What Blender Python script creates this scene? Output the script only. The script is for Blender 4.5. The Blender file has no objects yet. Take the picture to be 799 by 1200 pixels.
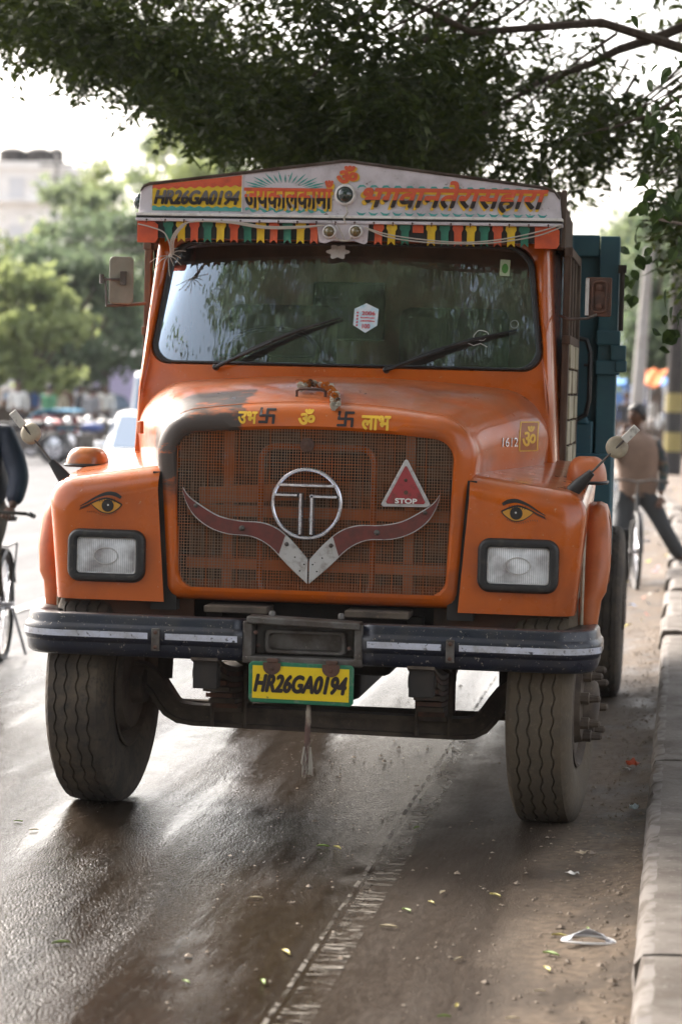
import bpy, bmesh, math, random
import numpy as np
from mathutils import Vector, Matrix
from mathutils.bvhtree import BVHTree
R = math.radians; PI = math.pi
SC = bpy.context.scene
COL = SC.collection
random.seed(7); RNG = np.random.default_rng(7)

# ------------------------------------------------------------------ camera
cd = bpy.data.cameras.new('camera'); cam = bpy.data.objects.new('camera', cd); COL.objects.link(cam)
cd.sensor_fit = 'VERTICAL'; cd.sensor_height = 36; cd.sensor_width = 24; cd.lens = 84.0
cd.clip_start = 0.1; cd.clip_end = 3000
YAW, PITCH, ROLL = R(8.059), R(3.02), R(1.4)
fw = Vector((-math.sin(YAW)*math.cos(PITCH), math.cos(YAW)*math.cos(PITCH), -math.sin(PITCH)))
r0 = Vector((math.cos(YAW), math.sin(YAW), 0)); u0 = r0.cross(fw)
rr = math.cos(ROLL)*r0 + math.sin(ROLL)*u0
uu = -math.sin(ROLL)*r0 + math.cos(ROLL)*u0
M = Matrix((rr, uu, -fw)).transposed().to_4x4()
M.translation = Vector((1.481, -9.45, 1.8))
cam.matrix_world = M
cd.dof.use_dof = True; cd.dof.focus_distance = 9.75; cd.dof.aperture_fstop = 2.6; cd.dof.aperture_blades = 0
SC.camera = cam

# ------------------------------------------------------------------ world, sun, exposure
SUN_EL, SUN_AZ = R(38), R(-48)          # azimuth measured from +Y towards +X
w = bpy.data.worlds.new('World'); SC.world = w; w.use_nodes = True
nt = w.node_tree; bg = nt.nodes['Background']
sky = nt.nodes.new('ShaderNodeTexSky'); sky.sky_type = 'NISHITA'; sky.sun_disc = False
sky.sun_elevation = SUN_EL; sky.sun_rotation = SUN_AZ; sky.dust_density = 6.0; sky.air_density = 1.0; sky.ozone_density = 1.0
hs = nt.nodes.new('ShaderNodeHueSaturation'); hs.inputs['Saturation'].default_value = 0.38   # hazy, overcast air
wb = nt.nodes.new('ShaderNodeMix'); wb.data_type = 'RGBA'; wb.blend_type = 'MULTIPLY'; wb.inputs[0].default_value = 1; wb.inputs[7].default_value = (1.02,.99,.965,1)
nt.links.new(sky.outputs[0], hs.inputs['Color']); nt.links.new(hs.outputs[0], wb.inputs[6]); nt.links.new(wb.outputs[2], bg.inputs[0])
bg.inputs[1].default_value = 0.15
sl = bpy.data.lights.new('sun', 'SUN'); sl.energy = 1.5; sl.angle = R(14); sl.color = (1, .94, .85)
so = bpy.data.objects.new('sun', sl); COL.objects.link(so)
sd = Vector((math.sin(SUN_AZ)*math.cos(SUN_EL), math.cos(SUN_AZ)*math.cos(SUN_EL), math.sin(SUN_EL)))
so.rotation_euler = sd.to_track_quat('Z', 'Y').to_euler()
vs = SC.view_settings; vs.view_transform = 'Standard'; vs.look = 'None'; vs.gamma = 1; vs.exposure = 2.05
SC.render.engine = 'CYCLES'; cy = SC.cycles
cy.use_denoising = True; cy.max_bounces = 8; cy.transparent_max_bounces = 16; cy.volume_bounces = 0
cy.sample_clamp_indirect = 6; cy.caustics_reflective = False; cy.caustics_refractive = False

# ------------------------------------------------------------------ materials
MATS = {}
def pm(name, col, rough=.5, metal=0, var=None, var2=None, bump=None, bump2=None, coat=0, roughvar=0, stretch=(1,1,1), spec=.5, dust=None):
    """procedural principled material. var/var2 = (colour, noise scale, threshold lo, hi); bump = (scale, strength, distance)"""
    m = bpy.data.materials.new(name); m.use_nodes = True; t = m.node_tree; n = t.nodes; L = t.links.new
    b = n['Principled BSDF']; b.inputs['Metallic'].default_value = metal; b.inputs['Roughness'].default_value = rough
    b.inputs['Coat Weight'].default_value = coat; b.inputs['Coat Roughness'].default_value = .12
    b.inputs['Specular IOR Level'].default_value = spec
    tc = n.new('ShaderNodeTexCoord'); mp = n.new('ShaderNodeMapping'); mp.inputs['Scale'].default_value = stretch
    L(tc.outputs['Object'], mp.inputs[0]); co = mp.outputs[0]
    def noise(sc, det=5, ro=.6):
        x = n.new('ShaderNodeTexNoise'); x.inputs['Scale'].default_value = sc; x.inputs['Detail'].default_value = det; x.inputs['Roughness'].default_value = ro
        L(co, x.inputs['Vector']); return x.outputs['Fac']
    def rng(sock, a, c, o0=0, o1=1):
        x = n.new('ShaderNodeMapRange'); x.inputs[1].default_value = a; x.inputs[2].default_value = c; x.inputs[3].default_value = o0; x.inputs[4].default_value = o1
        L(sock, x.inputs[0]); return x.outputs[0]
    def mix(f, a, c):
        x = n.new('ShaderNodeMix'); x.data_type = 'RGBA'
        if isinstance(f, float): x.inputs[0].default_value = f
        else: L(f, x.inputs[0])
        for s, v in ((6, a), (7, c)):
            if isinstance(v, tuple): x.inputs[s].default_value = (*v, 1)
            else: L(v, x.inputs[s])
        return x.outputs[2]
    c = tuple(col)
    if var: c = mix(rng(noise(var[1]), var[2], var[3]), c, var[0])
    if var2: c = mix(rng(noise(var2[1], 8, .7), var2[2], var2[3]), c, var2[0])
    if dust:   # settled dust on faces that look up: (colour, amount)
        g = n.new('ShaderNodeNewGeometry'); s = n.new('ShaderNodeSeparateXYZ'); L(g.outputs['Normal'], s.inputs[0])
        f = n.new('ShaderNodeMath'); f.operation = 'MULTIPLY'; L(rng(s.outputs[2], .3, 1, 0, dust[1]), f.inputs[0]); L(rng(noise(6), .3, .6), f.inputs[1])
        c = mix(f.outputs[0], c, dust[0])
    if isinstance(c, tuple): b.inputs['Base Color'].default_value = (*c, 1)
    else: L(c, b.inputs['Base Color'])
    if roughvar: L(rng(noise(9), .3, .7, max(0, rough-roughvar), min(1, rough+roughvar)), b.inputs['Roughness'])
    last = None
    for bb in (bump, bump2):
        if bb:
            x = n.new('ShaderNodeBump'); x.inputs['Strength'].default_value = bb[1]; x.inputs['Distance'].default_value = bb[2]
            L(noise(bb[0]), x.inputs['Height'])
            if last: L(last, x.inputs['Normal'])
            last = x.outputs[0]
    if last: L(last, b.inputs['Normal'])
    m['h'] = 1; MATS[name] = m
    return m
def helpers(m):
    t = m.node_tree; n = t.nodes; L = t.links.new; b = n['Principled BSDF']; return t, n, L, b

ORANGE = (.50, .098, .004)
orange = pm('orange_paint', ORANGE, .33, spec=.22, var=((.34,.070,.010), 3.5, .42, .72), var2=((.50,.30,.19), 48, .645, .69), coat=.8, roughvar=.12, bump=(5, .14, .01), dust=((.30,.16,.09), .45))
orange2 = pm('faded_orange_paint', (.50,.13,.035), .45, var=((.36,.1,.03), 8, .4, .7), coat=.15, roughvar=.1)
redor = pm('red_orange_tin', (.62,.10,.03), .5, var=((.45,.07,.03), 14, .45, .7))
green = pm('green_tin', (.03,.19,.12), .5, var=((.02,.11,.08), 14, .45, .7))
yellow = pm('yellow_tin', (.72,.48,.02), .5, var=((.5,.32,.03), 14, .5, .75))
plate_y = pm('plate_yellow', (.80,.56,.01), .5, var=((.45,.30,.03), 20, .62, .72), var2=((.15,.1,.04), 40, .68, .72))
plate_g = pm('plate_green', (.02,.16,.08), .45, var=((.12,.2,.14), 30, .55, .7))
lilac = pm('dirty_white_paint', (.60,.56,.60), .55, var=((.36,.32,.34), 9, .45, .75), var2=((.12,.09,.07), 38, .62, .70))
white = pm('white_paint', (.72,.70,.68), .5, var=((.40,.37,.34), 18, .5, .75), var2=((.15,.11,.08), 60, .64, .7))
stripe = pm('worn_white_stripe', (.55,.57,.66), .5, var=((.05,.05,.06), 45, .58, .64), var2=((.35,.34,.34), 12, .4, .7))
black = pm('black_paint', (.015,.013,.013), .4)
letter_d = pm('dark_lettering', (.02,.012,.012), .5)
letter_r = pm('red_lettering', (.62,.10,.04), .5, var=((.4,.06,.03), 30, .5, .8))
letter_y = pm('yellow_lettering', (.74,.45,.03), .5, var=((.5,.28,.05), 30, .5, .8))
eye_yellow = pm('eye_yellow', (.58,.27,.03), .5)
letter_t = pm('teal_lettering', (.05,.30,.27), .5, var=((.1,.36,.33), 30, .4, .8))
letter_grey = pm('grey_lettering', (.13,.12,.12), .5)
rubber = pm('black_rubber', (.018,.017,.017), .5, var=((.07,.06,.05), 25, .55, .8), bump=(80, .15, .002), roughvar=.1)
tyre_m = pm('muddy_tyre_rubber', (.050,.039,.030), .85, var=((.115,.088,.06), 6, .4, .7), var2=((.03,.026,.024), 28, .5, .7), bump=(70, .5, .004), bump2=(14, .3, .01))
tyre_mud = pm('mud_caked_tyre_rubber', (.105,.078,.05), .9, var=((.085,.066,.046), 7, .4, .65), var2=((.15,.12,.08), 35, .55, .75), bump=(60, .6, .005), bump2=(13, .4, .012))
steel_mud = pm('muddy_steel', (.11,.083,.06), .8, var=((.055,.04,.032), 9, .4, .65), var2=((.2,.15,.1), 40, .6, .75), bump=(50, .4, .004))
rust = pm('rusty_steel', (.12,.055,.035), .8, var=((.055,.035,.028), 14, .4, .65), var2=((.22,.13,.08), 60, .6, .72), bump=(60, .4, .003))
greysteel = pm('grey_worn_steel', (.13,.12,.11), .55, metal=.3, var=((.07,.055,.045), 10, .4, .6), var2=((.3,.27,.23), 50, .62, .7), bump=(50, .3, .003))
dark = pm('dark_underbody', (.02,.017,.015), .8, var=((.04,.03,.024), 8, .4, .7))
chrome = pm('dull_chrome', (.62,.63,.68), .22, metal=.9, var=((.35,.33,.33), 30, .55, .75), roughvar=.1)
silver = pm('silver_paint', (.50,.49,.48), .4, metal=.3, var=((.3,.27,.25), 30, .5, .7), var2=((.1,.06,.05), 60, .66, .7))
maroon = pm('maroon_paint', (.15,.035,.028), .5, var=((.09,.03,.025), 20, .4, .7), var2=((.4,.3,.26), 70, .70, .74))
wood = pm('weathered_wood', (.085,.06,.045), .85, var=((.16,.12,.09), 12, .4, .7), stretch=(3,3,.5), bump=(30,.4,.004))
cream = pm('dirty_cream_panel', (.42,.38,.27), .6, var=((.22,.18,.12), 7, .45, .7))
blue = pm('dark_blue_paint', (.026,.092,.125), .5, var=((.035,.12,.145), 5, .4, .7), var2=((.10,.06,.04), 22, .64, .7), roughvar=.1, bump=(30, .15, .003))
glassy = pm('lamp_glass_dark', (.02,.035,.03), .08, coat=1)
glassy_y = pm('lamp_glass_yellow', (.16,.12,.05), .2, coat=1)
amber = pm('amber_plastic', (.42,.13,.02), .3, coat=.5, var=((.25,.09,.03), 20, .4, .7))
beige = pm('beige_plastic', (.38,.33,.24), .5, var=((.25,.2,.14), 20, .4, .7))
cable_m = pm('pale_cable', (.42,.38,.33), .6)
seatm = pm('dark_cab_lining', (.035,.03,.026), .8, var=((.06,.05,.04), 5, .4, .7))
backm = pm('brown_cab_lining', (.34,.25,.18), .8, var=((.2,.16,.12), 5, .4, .7))
red_reflector = pm('red_reflector', (.30,.02,.03), .35, coat=.5, var=((.16,.02,.02), 40, .5, .7))
# bumper: dark blue-black enamel with pale chips
bump_m = pm('blue_black_enamel', (.009,.012,.024), .38, var=((.022,.020,.022), 9, .45, .7), var2=((.34,.29,.24), 75, .615, .66), coat=.2, roughvar=.12, dust=((.16,.13,.10), .35))

# hood paint: orange with a dark primer patch on the left of the nose
hood_m = pm('hood_paint', ORANGE, .38, spec=.22, var=((.30,.085,.035), 2.6, .44, .66), var2=((.50,.30,.19), 52, .64, .69), coat=.7, roughvar=.12, bump=(4, .1, .012), dust=((.33,.15,.08), .6))
t, n, L, b = helpers(hood_m)
src = b.inputs['Base Color'].links[0].from_socket
tc = n.new('ShaderNodeTexCoord'); sp = n.new('ShaderNodeSeparateXYZ'); L(tc.outputs['Object'], sp.inputs[0])
nz = n.new('ShaderNodeTexNoise'); nz.inputs['Scale'].default_value = 9; nz.inputs['Detail'].default_value = 8; nz.inputs['Roughness'].default_value = .75
mpn = n.new('ShaderNodeMapping'); mpn.inputs['Scale'].default_value = (.5, 1, 2.2); L(tc.outputs['Object'], mpn.inputs[0]); L(mpn.outputs[0], nz.inputs['Vector'])
def mth(op, a, c=None):
    x = n.new('ShaderNodeMath'); x.operation = op
    for i, v in enumerate((a, c)):
        if v is None: continue
        if isinstance(v, (int, float)): x.inputs[i].default_value = v
        else: L(v, x.inputs[i])
    return x.outputs[0]
def mr(s, a, c, o0=0, o1=1):
    x = n.new('ShaderNodeMapRange'); x.inputs[1].default_value = a; x.inputs[2].default_value = c; x.inputs[3].default_value = o0; x.inputs[4].default_value = o1; L(s, x.inputs[0]); return x.outputs[0]
dn = mth('MULTIPLY', mth('SUBTRACT', nz.outputs['Fac'], .5), .16)
xx = mth('ADD', sp.outputs[0], dn); yy = mth('ADD', sp.outputs[1], dn); zz = mth('ADD', sp.outputs[2], mth('MULTIPLY', dn, 1.6))
mask = mth('MULTIPLY', mth('MULTIPLY', mr(xx, -.285, -.305), mr(yy, .56, .50)), mr(zz, 1.30, 1.40))
mask = mth('MULTIPLY', mask, mr(nz.outputs['Fac'], .34, .46, .15, 1))
mxx = n.new('ShaderNodeMix'); mxx.data_type = 'RGBA'; L(mask, mxx.inputs[0]); L(src, mxx.inputs[6]); mxx.inputs[7].default_value = (.070,.055,.048,1)
L(mxx.outputs[2], b.inputs['Base Color'])
L(mth('MULTIPLY', mth('SUBTRACT', 1, mask), .5), b.inputs['Coat Weight'])

def glass_mat(name, tint=(.9,.95,.93), gloss=1.0, dirt_or_glare=.12, dmin=.3, ior=2.25, dcol=(.35,.31,.27)):
    m = bpy.data.materials.new(name); m.use_nodes = True; t = m.node_tree; n = t.nodes; n.clear(); L = t.links.new
    o = n.new('ShaderNodeOutputMaterial'); tr = n.new('ShaderNodeBsdfTransparent'); tr.inputs[0].default_value = (*tint, 1)
    gl = n.new('ShaderNodeBsdfGlossy'); gl.inputs['Roughness'].default_value = .02; gl.inputs[0].default_value = (.74,.88,1,1)
    fr = n.new('ShaderNodeFresnel'); fr.inputs[0].default_value = ior
    m1 = n.new('ShaderNodeMixShader'); L(fr.outputs[0], m1.inputs[0]); L(tr.outputs[0], m1.inputs[1]); L(gl.outputs[0], m1.inputs[2])
    df = n.new('ShaderNodeBsdfDiffuse'); df.inputs[0].default_value = (*dcol,1)
    tc = n.new('ShaderNodeTexCoord'); nz = n.new('ShaderNodeTexNoise'); nz.inputs['Scale'].default_value = 5; nz.inputs['Detail'].default_value = 8
    L(tc.outputs['Object'], nz.inputs['Vector'])
    r_ = n.new('ShaderNodeMapRange'); r_.inputs[1].default_value = .35; r_.inputs[2].default_value = .8; r_.inputs[3].default_value = dirt_or_glare*dmin; r_.inputs[4].default_value = dirt_or_glare*1.6; L(nz.outputs['Fac'], r_.inputs[0])
    m2 = n.new('ShaderNodeMixShader'); L(r_.outputs[0], m2.inputs[0]); L(m1.outputs[0], m2.inputs[1]); L(df.outputs[0], m2.inputs[2])
    L(m2.outputs[0], o.inputs[0]); return m
windglass = glass_mat('windscreen_glass', tint=(.92,.89,.85), dirt_or_glare=.035)
lensglass = glass_mat('headlight_glass', (.95,.97,.97), dirt_or_glare=.62, dmin=.55, ior=1.6, dcol=(.93,.94,.95))  # white film painted over the lens in place of bright reflections
# the old windscreen is slightly wavy, which draws reflections out into streaks
t = windglass.node_tree; tcx = t.nodes.new('ShaderNodeTexCoord'); mpx = t.nodes.new('ShaderNodeMapping'); mpx.inputs['Scale'].default_value = (1,1,.18); nzx = t.nodes.new('ShaderNodeTexNoise'); nzx.inputs['Scale'].default_value = 11; nzx.inputs['Detail'].default_value = 3
t.links.new(tcx.outputs['Object'], mpx.inputs[0]); t.links.new(mpx.outputs[0], nzx.inputs['Vector']); bpx = t.nodes.new('ShaderNodeBump'); bpx.inputs['Strength'].default_value = .35; bpx.inputs['Distance'].default_value = .004; t.links.new(nzx.outputs['Fac'], bpx.inputs['Height'])
for q in t.nodes:
    if q.type == 'BSDF_GLOSSY': t.links.new(bpx.outputs[0], q.inputs['Normal'])
# ribbed vertical flutes on the headlight glass, light and shade also painted in
t = lensglass.node_tree; wv = t.nodes.new('ShaderNodeTexWave'); wv.inputs['Scale'].default_value = 38; wv.bands_direction = 'X'
tcx = t.nodes.new('ShaderNodeTexCoord'); t.links.new(tcx.outputs['Object'], wv.inputs['Vector'])
bpx = t.nodes.new('ShaderNodeBump'); bpx.inputs['Strength'].default_value = .9; bpx.inputs['Distance'].default_value = .01; t.links.new(wv.outputs[0], bpx.inputs['Height'])
for q in t.nodes:
    if q.type == 'BSDF_GLOSSY': t.links.new(bpx.outputs[0], q.inputs['Normal'])
    if q.type == 'BSDF_DIFFUSE':
        rb_ = t.nodes.new('ShaderNodeMix'); rb_.data_type = 'RGBA'; t.links.new(wv.outputs[0], rb_.inputs[0]); rb_.inputs[6].default_value = (.62,.64,.65,1); rb_.inputs[7].default_value = (.95,.96,.97,1); t.links.new(rb_.outputs[2], q.inputs[0])
for q in lensglass.node_tree.nodes:
    if q.type == 'TEX_NOISE': q.inputs['Scale'].default_value = 13
    if q.type == 'MAP_RANGE': q.inputs[1].default_value = .30; q.inputs[2].default_value = .68
reflector_m = pm('headlight_reflector', (.92,.94,.95), .25, metal=.6, bump=(25, .25, .01))

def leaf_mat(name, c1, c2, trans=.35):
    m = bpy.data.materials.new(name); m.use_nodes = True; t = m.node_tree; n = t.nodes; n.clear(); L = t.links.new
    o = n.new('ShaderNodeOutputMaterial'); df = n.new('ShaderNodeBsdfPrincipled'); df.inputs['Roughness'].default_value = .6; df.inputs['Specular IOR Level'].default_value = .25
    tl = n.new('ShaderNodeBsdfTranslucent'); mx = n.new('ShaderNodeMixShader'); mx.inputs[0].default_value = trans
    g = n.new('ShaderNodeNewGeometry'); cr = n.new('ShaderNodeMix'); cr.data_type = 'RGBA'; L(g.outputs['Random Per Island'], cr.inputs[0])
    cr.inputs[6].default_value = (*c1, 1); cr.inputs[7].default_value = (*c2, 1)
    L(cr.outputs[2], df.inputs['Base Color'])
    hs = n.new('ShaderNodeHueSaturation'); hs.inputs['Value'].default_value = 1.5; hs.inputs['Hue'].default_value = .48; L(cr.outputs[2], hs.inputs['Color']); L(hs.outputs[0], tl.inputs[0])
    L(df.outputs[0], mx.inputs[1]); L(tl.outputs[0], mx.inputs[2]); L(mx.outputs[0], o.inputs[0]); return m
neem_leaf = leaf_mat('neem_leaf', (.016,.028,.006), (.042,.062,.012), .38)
far_leaf = leaf_mat('far_leaf', (.12,.16,.08), (.18,.23,.12), .5)
far_leaf2 = leaf_mat('far_leaf_dark', (.07,.105,.06), (.11,.15,.08), .45)
far_leaf3 = leaf_mat('far_leaf_yellow', (.15,.19,.07), (.22,.27,.11), .5)
bark = pm('bark', (.07,.05,.038), .9, var=((.12,.09,.07), 10, .4, .7), stretch=(3,3,.6), bump=(12, .6, .02))

# ------------------------------------------------------------------ geometry collector
class G:
    def __init__(s): s.v = []; s.f = []; s.mi = []; s.cur = 0
    def add(s, vs, fs):
        o = len(s.v); s.v += [tuple(p) for p in vs]; s.f += [tuple(i+o for i in f) for f in fs]; s.mi += [s.cur]*len(fs); return s
    def box(s, x0, x1, y0, y1, z0, z1, M=None):
        p = [(x,y,z) for x in (x0,x1) for y in (y0,y1) for z in (z0,z1)]
        if M is not None: p = [tuple(M @ Vector(q)) for q in p]
        return s.add(p, [(0,1,3,2),(4,6,7,5),(0,4,5,1),(2,3,7,6),(0,2,6,4),(1,5,7,3)])
    def cbox(s, c, size, rot=None):
        M = Matrix.Translation(Vector(c)) @ (rot.to_4x4() if rot is not None else Matrix.Identity(4))
        a, b_, c_ = [q/2 for q in size]; return s.box(-a,a,-b_,b_,-c_,c_,M)
    def tube(s, pts, r, n=8, closed=False, cap=True):
        pts = [Vector(p) for p in pts]; N = len(pts); rs = r if isinstance(r, (list,tuple)) else [r]*N
        vs = []; prev = None
        for i, p in enumerate(pts):
            if closed: tg = (pts[(i+1)%N]-pts[i-1])
            else: tg = (pts[min(i+1,N-1)]-pts[max(i-1,0)])
            tg.normalize()
            if prev is None:
                a = Vector((0,0,1)) if abs(tg.z) < .9 else Vector((1,0,0)); u = tg.cross(a).normalized()
            else:
                u = prev - tg*prev.dot(tg)
                if u.length < 1e-6: u = tg.cross(Vector((0,0,1)))
                u.normalize()
            prev = u; v_ = tg.cross(u)
            for k in range(n):
                a = 2*PI*k/n; vs.append(p + (u*math.cos(a)+v_*math.sin(a))*rs[i])
        fs = []
        for i in range(N if closed else N-1):
            j = (i+1) % N
            for k in range(n): fs.append((i*n+k, i*n+(k+1)%n, j*n+(k+1)%n, j*n+k))
        if cap and not closed: fs.append(tuple(range(n-1,-1,-1))); fs.append(tuple((N-1)*n+k for k in range(n)))
        return s.add(vs, fs)
    def lathe(s, o, axis, prof, n=24, capend=True, ref=None):
        """prof = [(radius, height along the axis)]"""
        o = Vector(o); ax = Vector(axis).normalized(); a = Vector((0,0,1)) if abs(ax.z) < .9 else Vector((1,0,0))
        u = ax.cross(a).normalized(); v_ = ax.cross(u); vs = []
        for (r_, h_) in prof:
            for k in range(n):
                t_ = 2*PI*k/n; vs.append(o + ax*h_ + (u*math.cos(t_)+v_*math.sin(t_))*r_)
        fs = []
        for i in range(len(prof)-1):
            for k in range(n): fs.append((i*n+k, i*n+(k+1)%n, (i+1)*n+(k+1)%n, (i+1)*n+k))
        if capend:
            fs.append(tuple(range(n-1,-1,-1))); fs.append(tuple((len(prof)-1)*n+k for k in range(n)))
        return s.add(vs, fs)
    def prism(s, poly, y0, y1, plane='xz'):
        n = len(poly)
        mk = {'xz': lambda a,b_,c: (a,c,b_), 'yz': lambda a,b_,c: (c,a,b_), 'xy': lambda a,b_,c: (a,b_,c)}[plane]
        vs = [mk(a,b_,y0) for a,b_ in poly] + [mk(a,b_,y1) for a,b_ in poly]
        fs = [tuple(range(n)), tuple(range(2*n-1,n-1,-1))] + [(i,i+n,(i+1)%n+n,(i+1)%n) for i in range(n)]
        return s.add(vs, fs)
    def grid(s, rows, cu=False, cv=False):
        m_ = len(rows); n = len(rows[0]); vs = [p for r_ in rows for p in r_]; fs = []
        for i in range(m_ if cu else m_-1):
            for j in range(n if cv else n-1):
                i2, j2 = (i+1)%m_, (j+1)%n
                fs.append((i*n+j, i*n+j2, i2*n+j2, i2*n+j))
        return s.add(vs, fs)
    def build(s, name, mat, parent=None, bevel=0, smooth=40, wn=False, sub=0, label=None, loc=None, solid=0):
        me = bpy.data.meshes.new(name); me.from_pydata([tuple(p) for p in s.v], [], s.f)
        for mm in (mat if isinstance(mat, (list,tuple)) else [mat]): me.materials.append(mm)
        me.polygons.foreach_set('material_index', s.mi)
        bm = bmesh.new(); bm.from_mesh(me); bmesh.ops.recalc_face_normals(bm, faces=bm.faces); bm.to_mesh(me); bm.free()
        if smooth:
            me.polygons.foreach_set('use_smooth', [True]*len(me.polygons)); me.set_sharp_from_angle(angle=R(smooth))
        o = bpy.data.objects.new(name, me); COL.objects.link(o)
        if parent is not None: o.parent = parent
        if loc is not None: o.location = loc
        if solid:
            md = o.modifiers.new('solid', 'SOLIDIFY'); md.thickness = solid; md.offset = 0
        if bevel:
            md = o.modifiers.new('bevel', 'BEVEL'); md.width = bevel; md.segments = 2; md.limit_method = 'ANGLE'; md.angle_limit = R(40)
        if sub:
            md = o.modifiers.new('sub', 'SUBSURF'); md.levels = sub; md.render_levels = sub
        if wn or bevel:
            md = o.modifiers.new('wn', 'WEIGHTED_NORMAL'); md.keep_sharp = True
        if label: o['label'] = label
        return o
def thing(name, label, cat, loc=(0,0,0), rotz=0, group=None, kind=None):
    o = bpy.data.objects.new(name, None); COL.objects.link(o); o.location = loc; o.rotation_euler = (0,0,rotz); o.empty_display_size = .2
    o['label'] = label; o['category'] = cat
    if group: o['group'] = group
    if kind: o['kind'] = kind
    return o
def tag(o, label, cat=None, group=None, kind=None):
    o['label'] = label
    if cat: o['category'] = cat
    if group: o['group'] = group
    if kind: o['kind'] = kind
    return o
def clone(o, parent=None):
    c = o.copy(); COL.objects.link(c)
    if parent is not None: c.parent = parent
    for ch in list(o.children): clone(ch, c)
    return c
def rrect(hw_b, hw_t, z0, z1, rb, rt, nc=10, ns=14, arch=0):
    """rounded rectangle outline, anticlockwise from the bottom left, always 4*(nc+ns) points"""
    cs = [(-hw_b+rb, z0+rb, rb, PI, 1.5*PI), (hw_b-rb, z0+rb, rb, 1.5*PI, 2*PI), (hw_t-rt, z1-rt, rt, 0, .5*PI), (-hw_t+rt, z1-rt, rt, .5*PI, PI)]
    P = []
    for i, (cx, cz, r_, a0, a1) in enumerate(cs):
        arc = [(cx+r_*math.cos(a0+(a1-a0)*k/nc), cz+r_*math.sin(a0+(a1-a0)*k/nc)) for k in range(nc+1)]
        nx = cs[(i+1)%4]; e = (nx[0]+nx[2]*math.cos(nx[3]), nx[1]+nx[2]*math.sin(nx[3])); a = arc[-1]
        P += arc + [(a[0]+(e[0]-a[0])*k/ns, a[1]+(e[1]-a[1])*k/ns) for k in range(1, ns)]
    if arch:
        zm = (z0+z1)/2
        P = [(x, z + (arch*(1-(x/max(hw_t,hw_b))**2) if z > zm else 0)) for x, z in P]
    return P
def raypoly(poly, c, a):
    dx, dz = math.cos(a), math.sin(a); best = 0
    for i in range(len(poly)):
        x1, z1 = poly[i][0]-c[0], poly[i][1]-c[1]; x2, z2 = poly[(i+1)%len(poly)][0]-c[0], poly[(i+1)%len(poly)][1]-c[1]
        ex, ez = x2-x1, z2-z1; den = dx*ez-dz*ex
        if abs(den) < 1e-12: continue
        t_ = (x1*ez-z1*ex)/den; s_ = (x1*dz-z1*dx)/den
        if t_ > 0 and -1e-9 <= s_ <= 1+1e-9: best = max(best, t_)
    return (c[0]+dx*best, c[1]+dz*best)

# ------------------------------------------------------------------ text as flat painted shapes
def text2d(body, x0, x1, z0, z1, bold=0.0, shear=0.0):
    """flat text fitted to a box; bold = brush thickening as a share of the height, laid as overlapping strokes"""
    cu = bpy.data.curves.new('t', 'FONT'); cu.body = body; cu.shear = shear; cu.resolution_u = 4; cu.fill_mode = 'FRONT'
    o = bpy.data.objects.new('t', cu); COL.objects.link(o); dg = bpy.context.evaluated_depsgraph_get(); dg.update()
    me = bpy.data.meshes.new_from_object(o.evaluated_get(dg)); bpy.data.objects.remove(o); bpy.data.curves.remove(cu)
    bm = bmesh.new(); bm.from_mesh(me); bmesh.ops.remove_doubles(bm, verts=bm.verts, dist=1e-5); bmesh.ops.triangulate(bm, faces=bm.faces)
    v = [(q.co.x, q.co.y) for q in bm.verts]; f = [tuple(q.index for q in fc.verts) for fc in bm.faces]
    bm.free(); bpy.data.meshes.remove(me)
    par = list(range(len(v)))
    def find(a):
        while par[a] != a: par[a] = par[par[a]]; a = par[a]
        return a
    for fc in f:
        for k in fc[1:]: par[find(fc[0])] = find(k)
    ids = {}; lay = [ids.setdefault(find(i), len(ids)) % 3 for i in range(len(v))]
    ax, bx = min(p[0] for p in v), max(p[0] for p in v); ay, by = min(p[1] for p in v), max(p[1] for p in v)
    r_ = bold*(z1-z0); x0 += r_; x1 -= r_; z0 += r_; z1 -= r_
    P = [(x0+(p[0]-ax)/(bx-ax)*(x1-x0), z0+(p[1]-ay)/(by-ay)*(z1-z0)) for p in v]
    V, F, Ly = [], [], []
    offs = [(0,0)]+([(r_*math.cos(2*PI*k/7), r_*math.sin(2*PI*k/7)) for k in range(7)] if bold else [])
    for c_, (dx, dz) in enumerate(offs):
        o_ = len(V); V += [(p[0]+dx, p[1]+dz) for p in P]; F += [tuple(i+o_ for i in q) for q in f]; Ly += [c_+l*.3 for l in lay]
    return V, F, Ly
def paint(name, vf, fn, mat, parent, split=None):
    """lay flat shapes on a surface: fn(x, z, layer) gives the 3-D point; split = (z, material above)"""
    v, f, lay = vf; g = G()
    if split is not None:
        bm = bmesh.new(); bv = [bm.verts.new((p[0], l*1.0, p[1])) for p, l in zip(v, lay)]
        for fc in f:
            try: bm.faces.new([bv[i] for i in fc])
            except ValueError: pass
        bmesh.ops.bisect_plane(bm, geom=bm.verts[:]+bm.edges[:]+bm.faces[:], plane_co=(0,0,split[0]), plane_no=(0,0,1))
        bm.verts.index_update(); v = [(q.co.x, q.co.z) for q in bm.verts]; lay = [q.co.y for q in bm.verts]
        f = [tuple(q.index for q in fc.verts) for fc in bm.faces]; mi = [int(fc.calc_center_median().z > split[0]) for fc in bm.faces]; bm.free()
    vs = [fn(p[0], p[1], l) for p, l in zip(v, lay)]
    g.add(vs, f)
    if split is not None: g.mi = mi; return g.build(name, [mat, split[1]], parent, smooth=0)
    return g.build(name, mat, parent, smooth=0)
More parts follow.
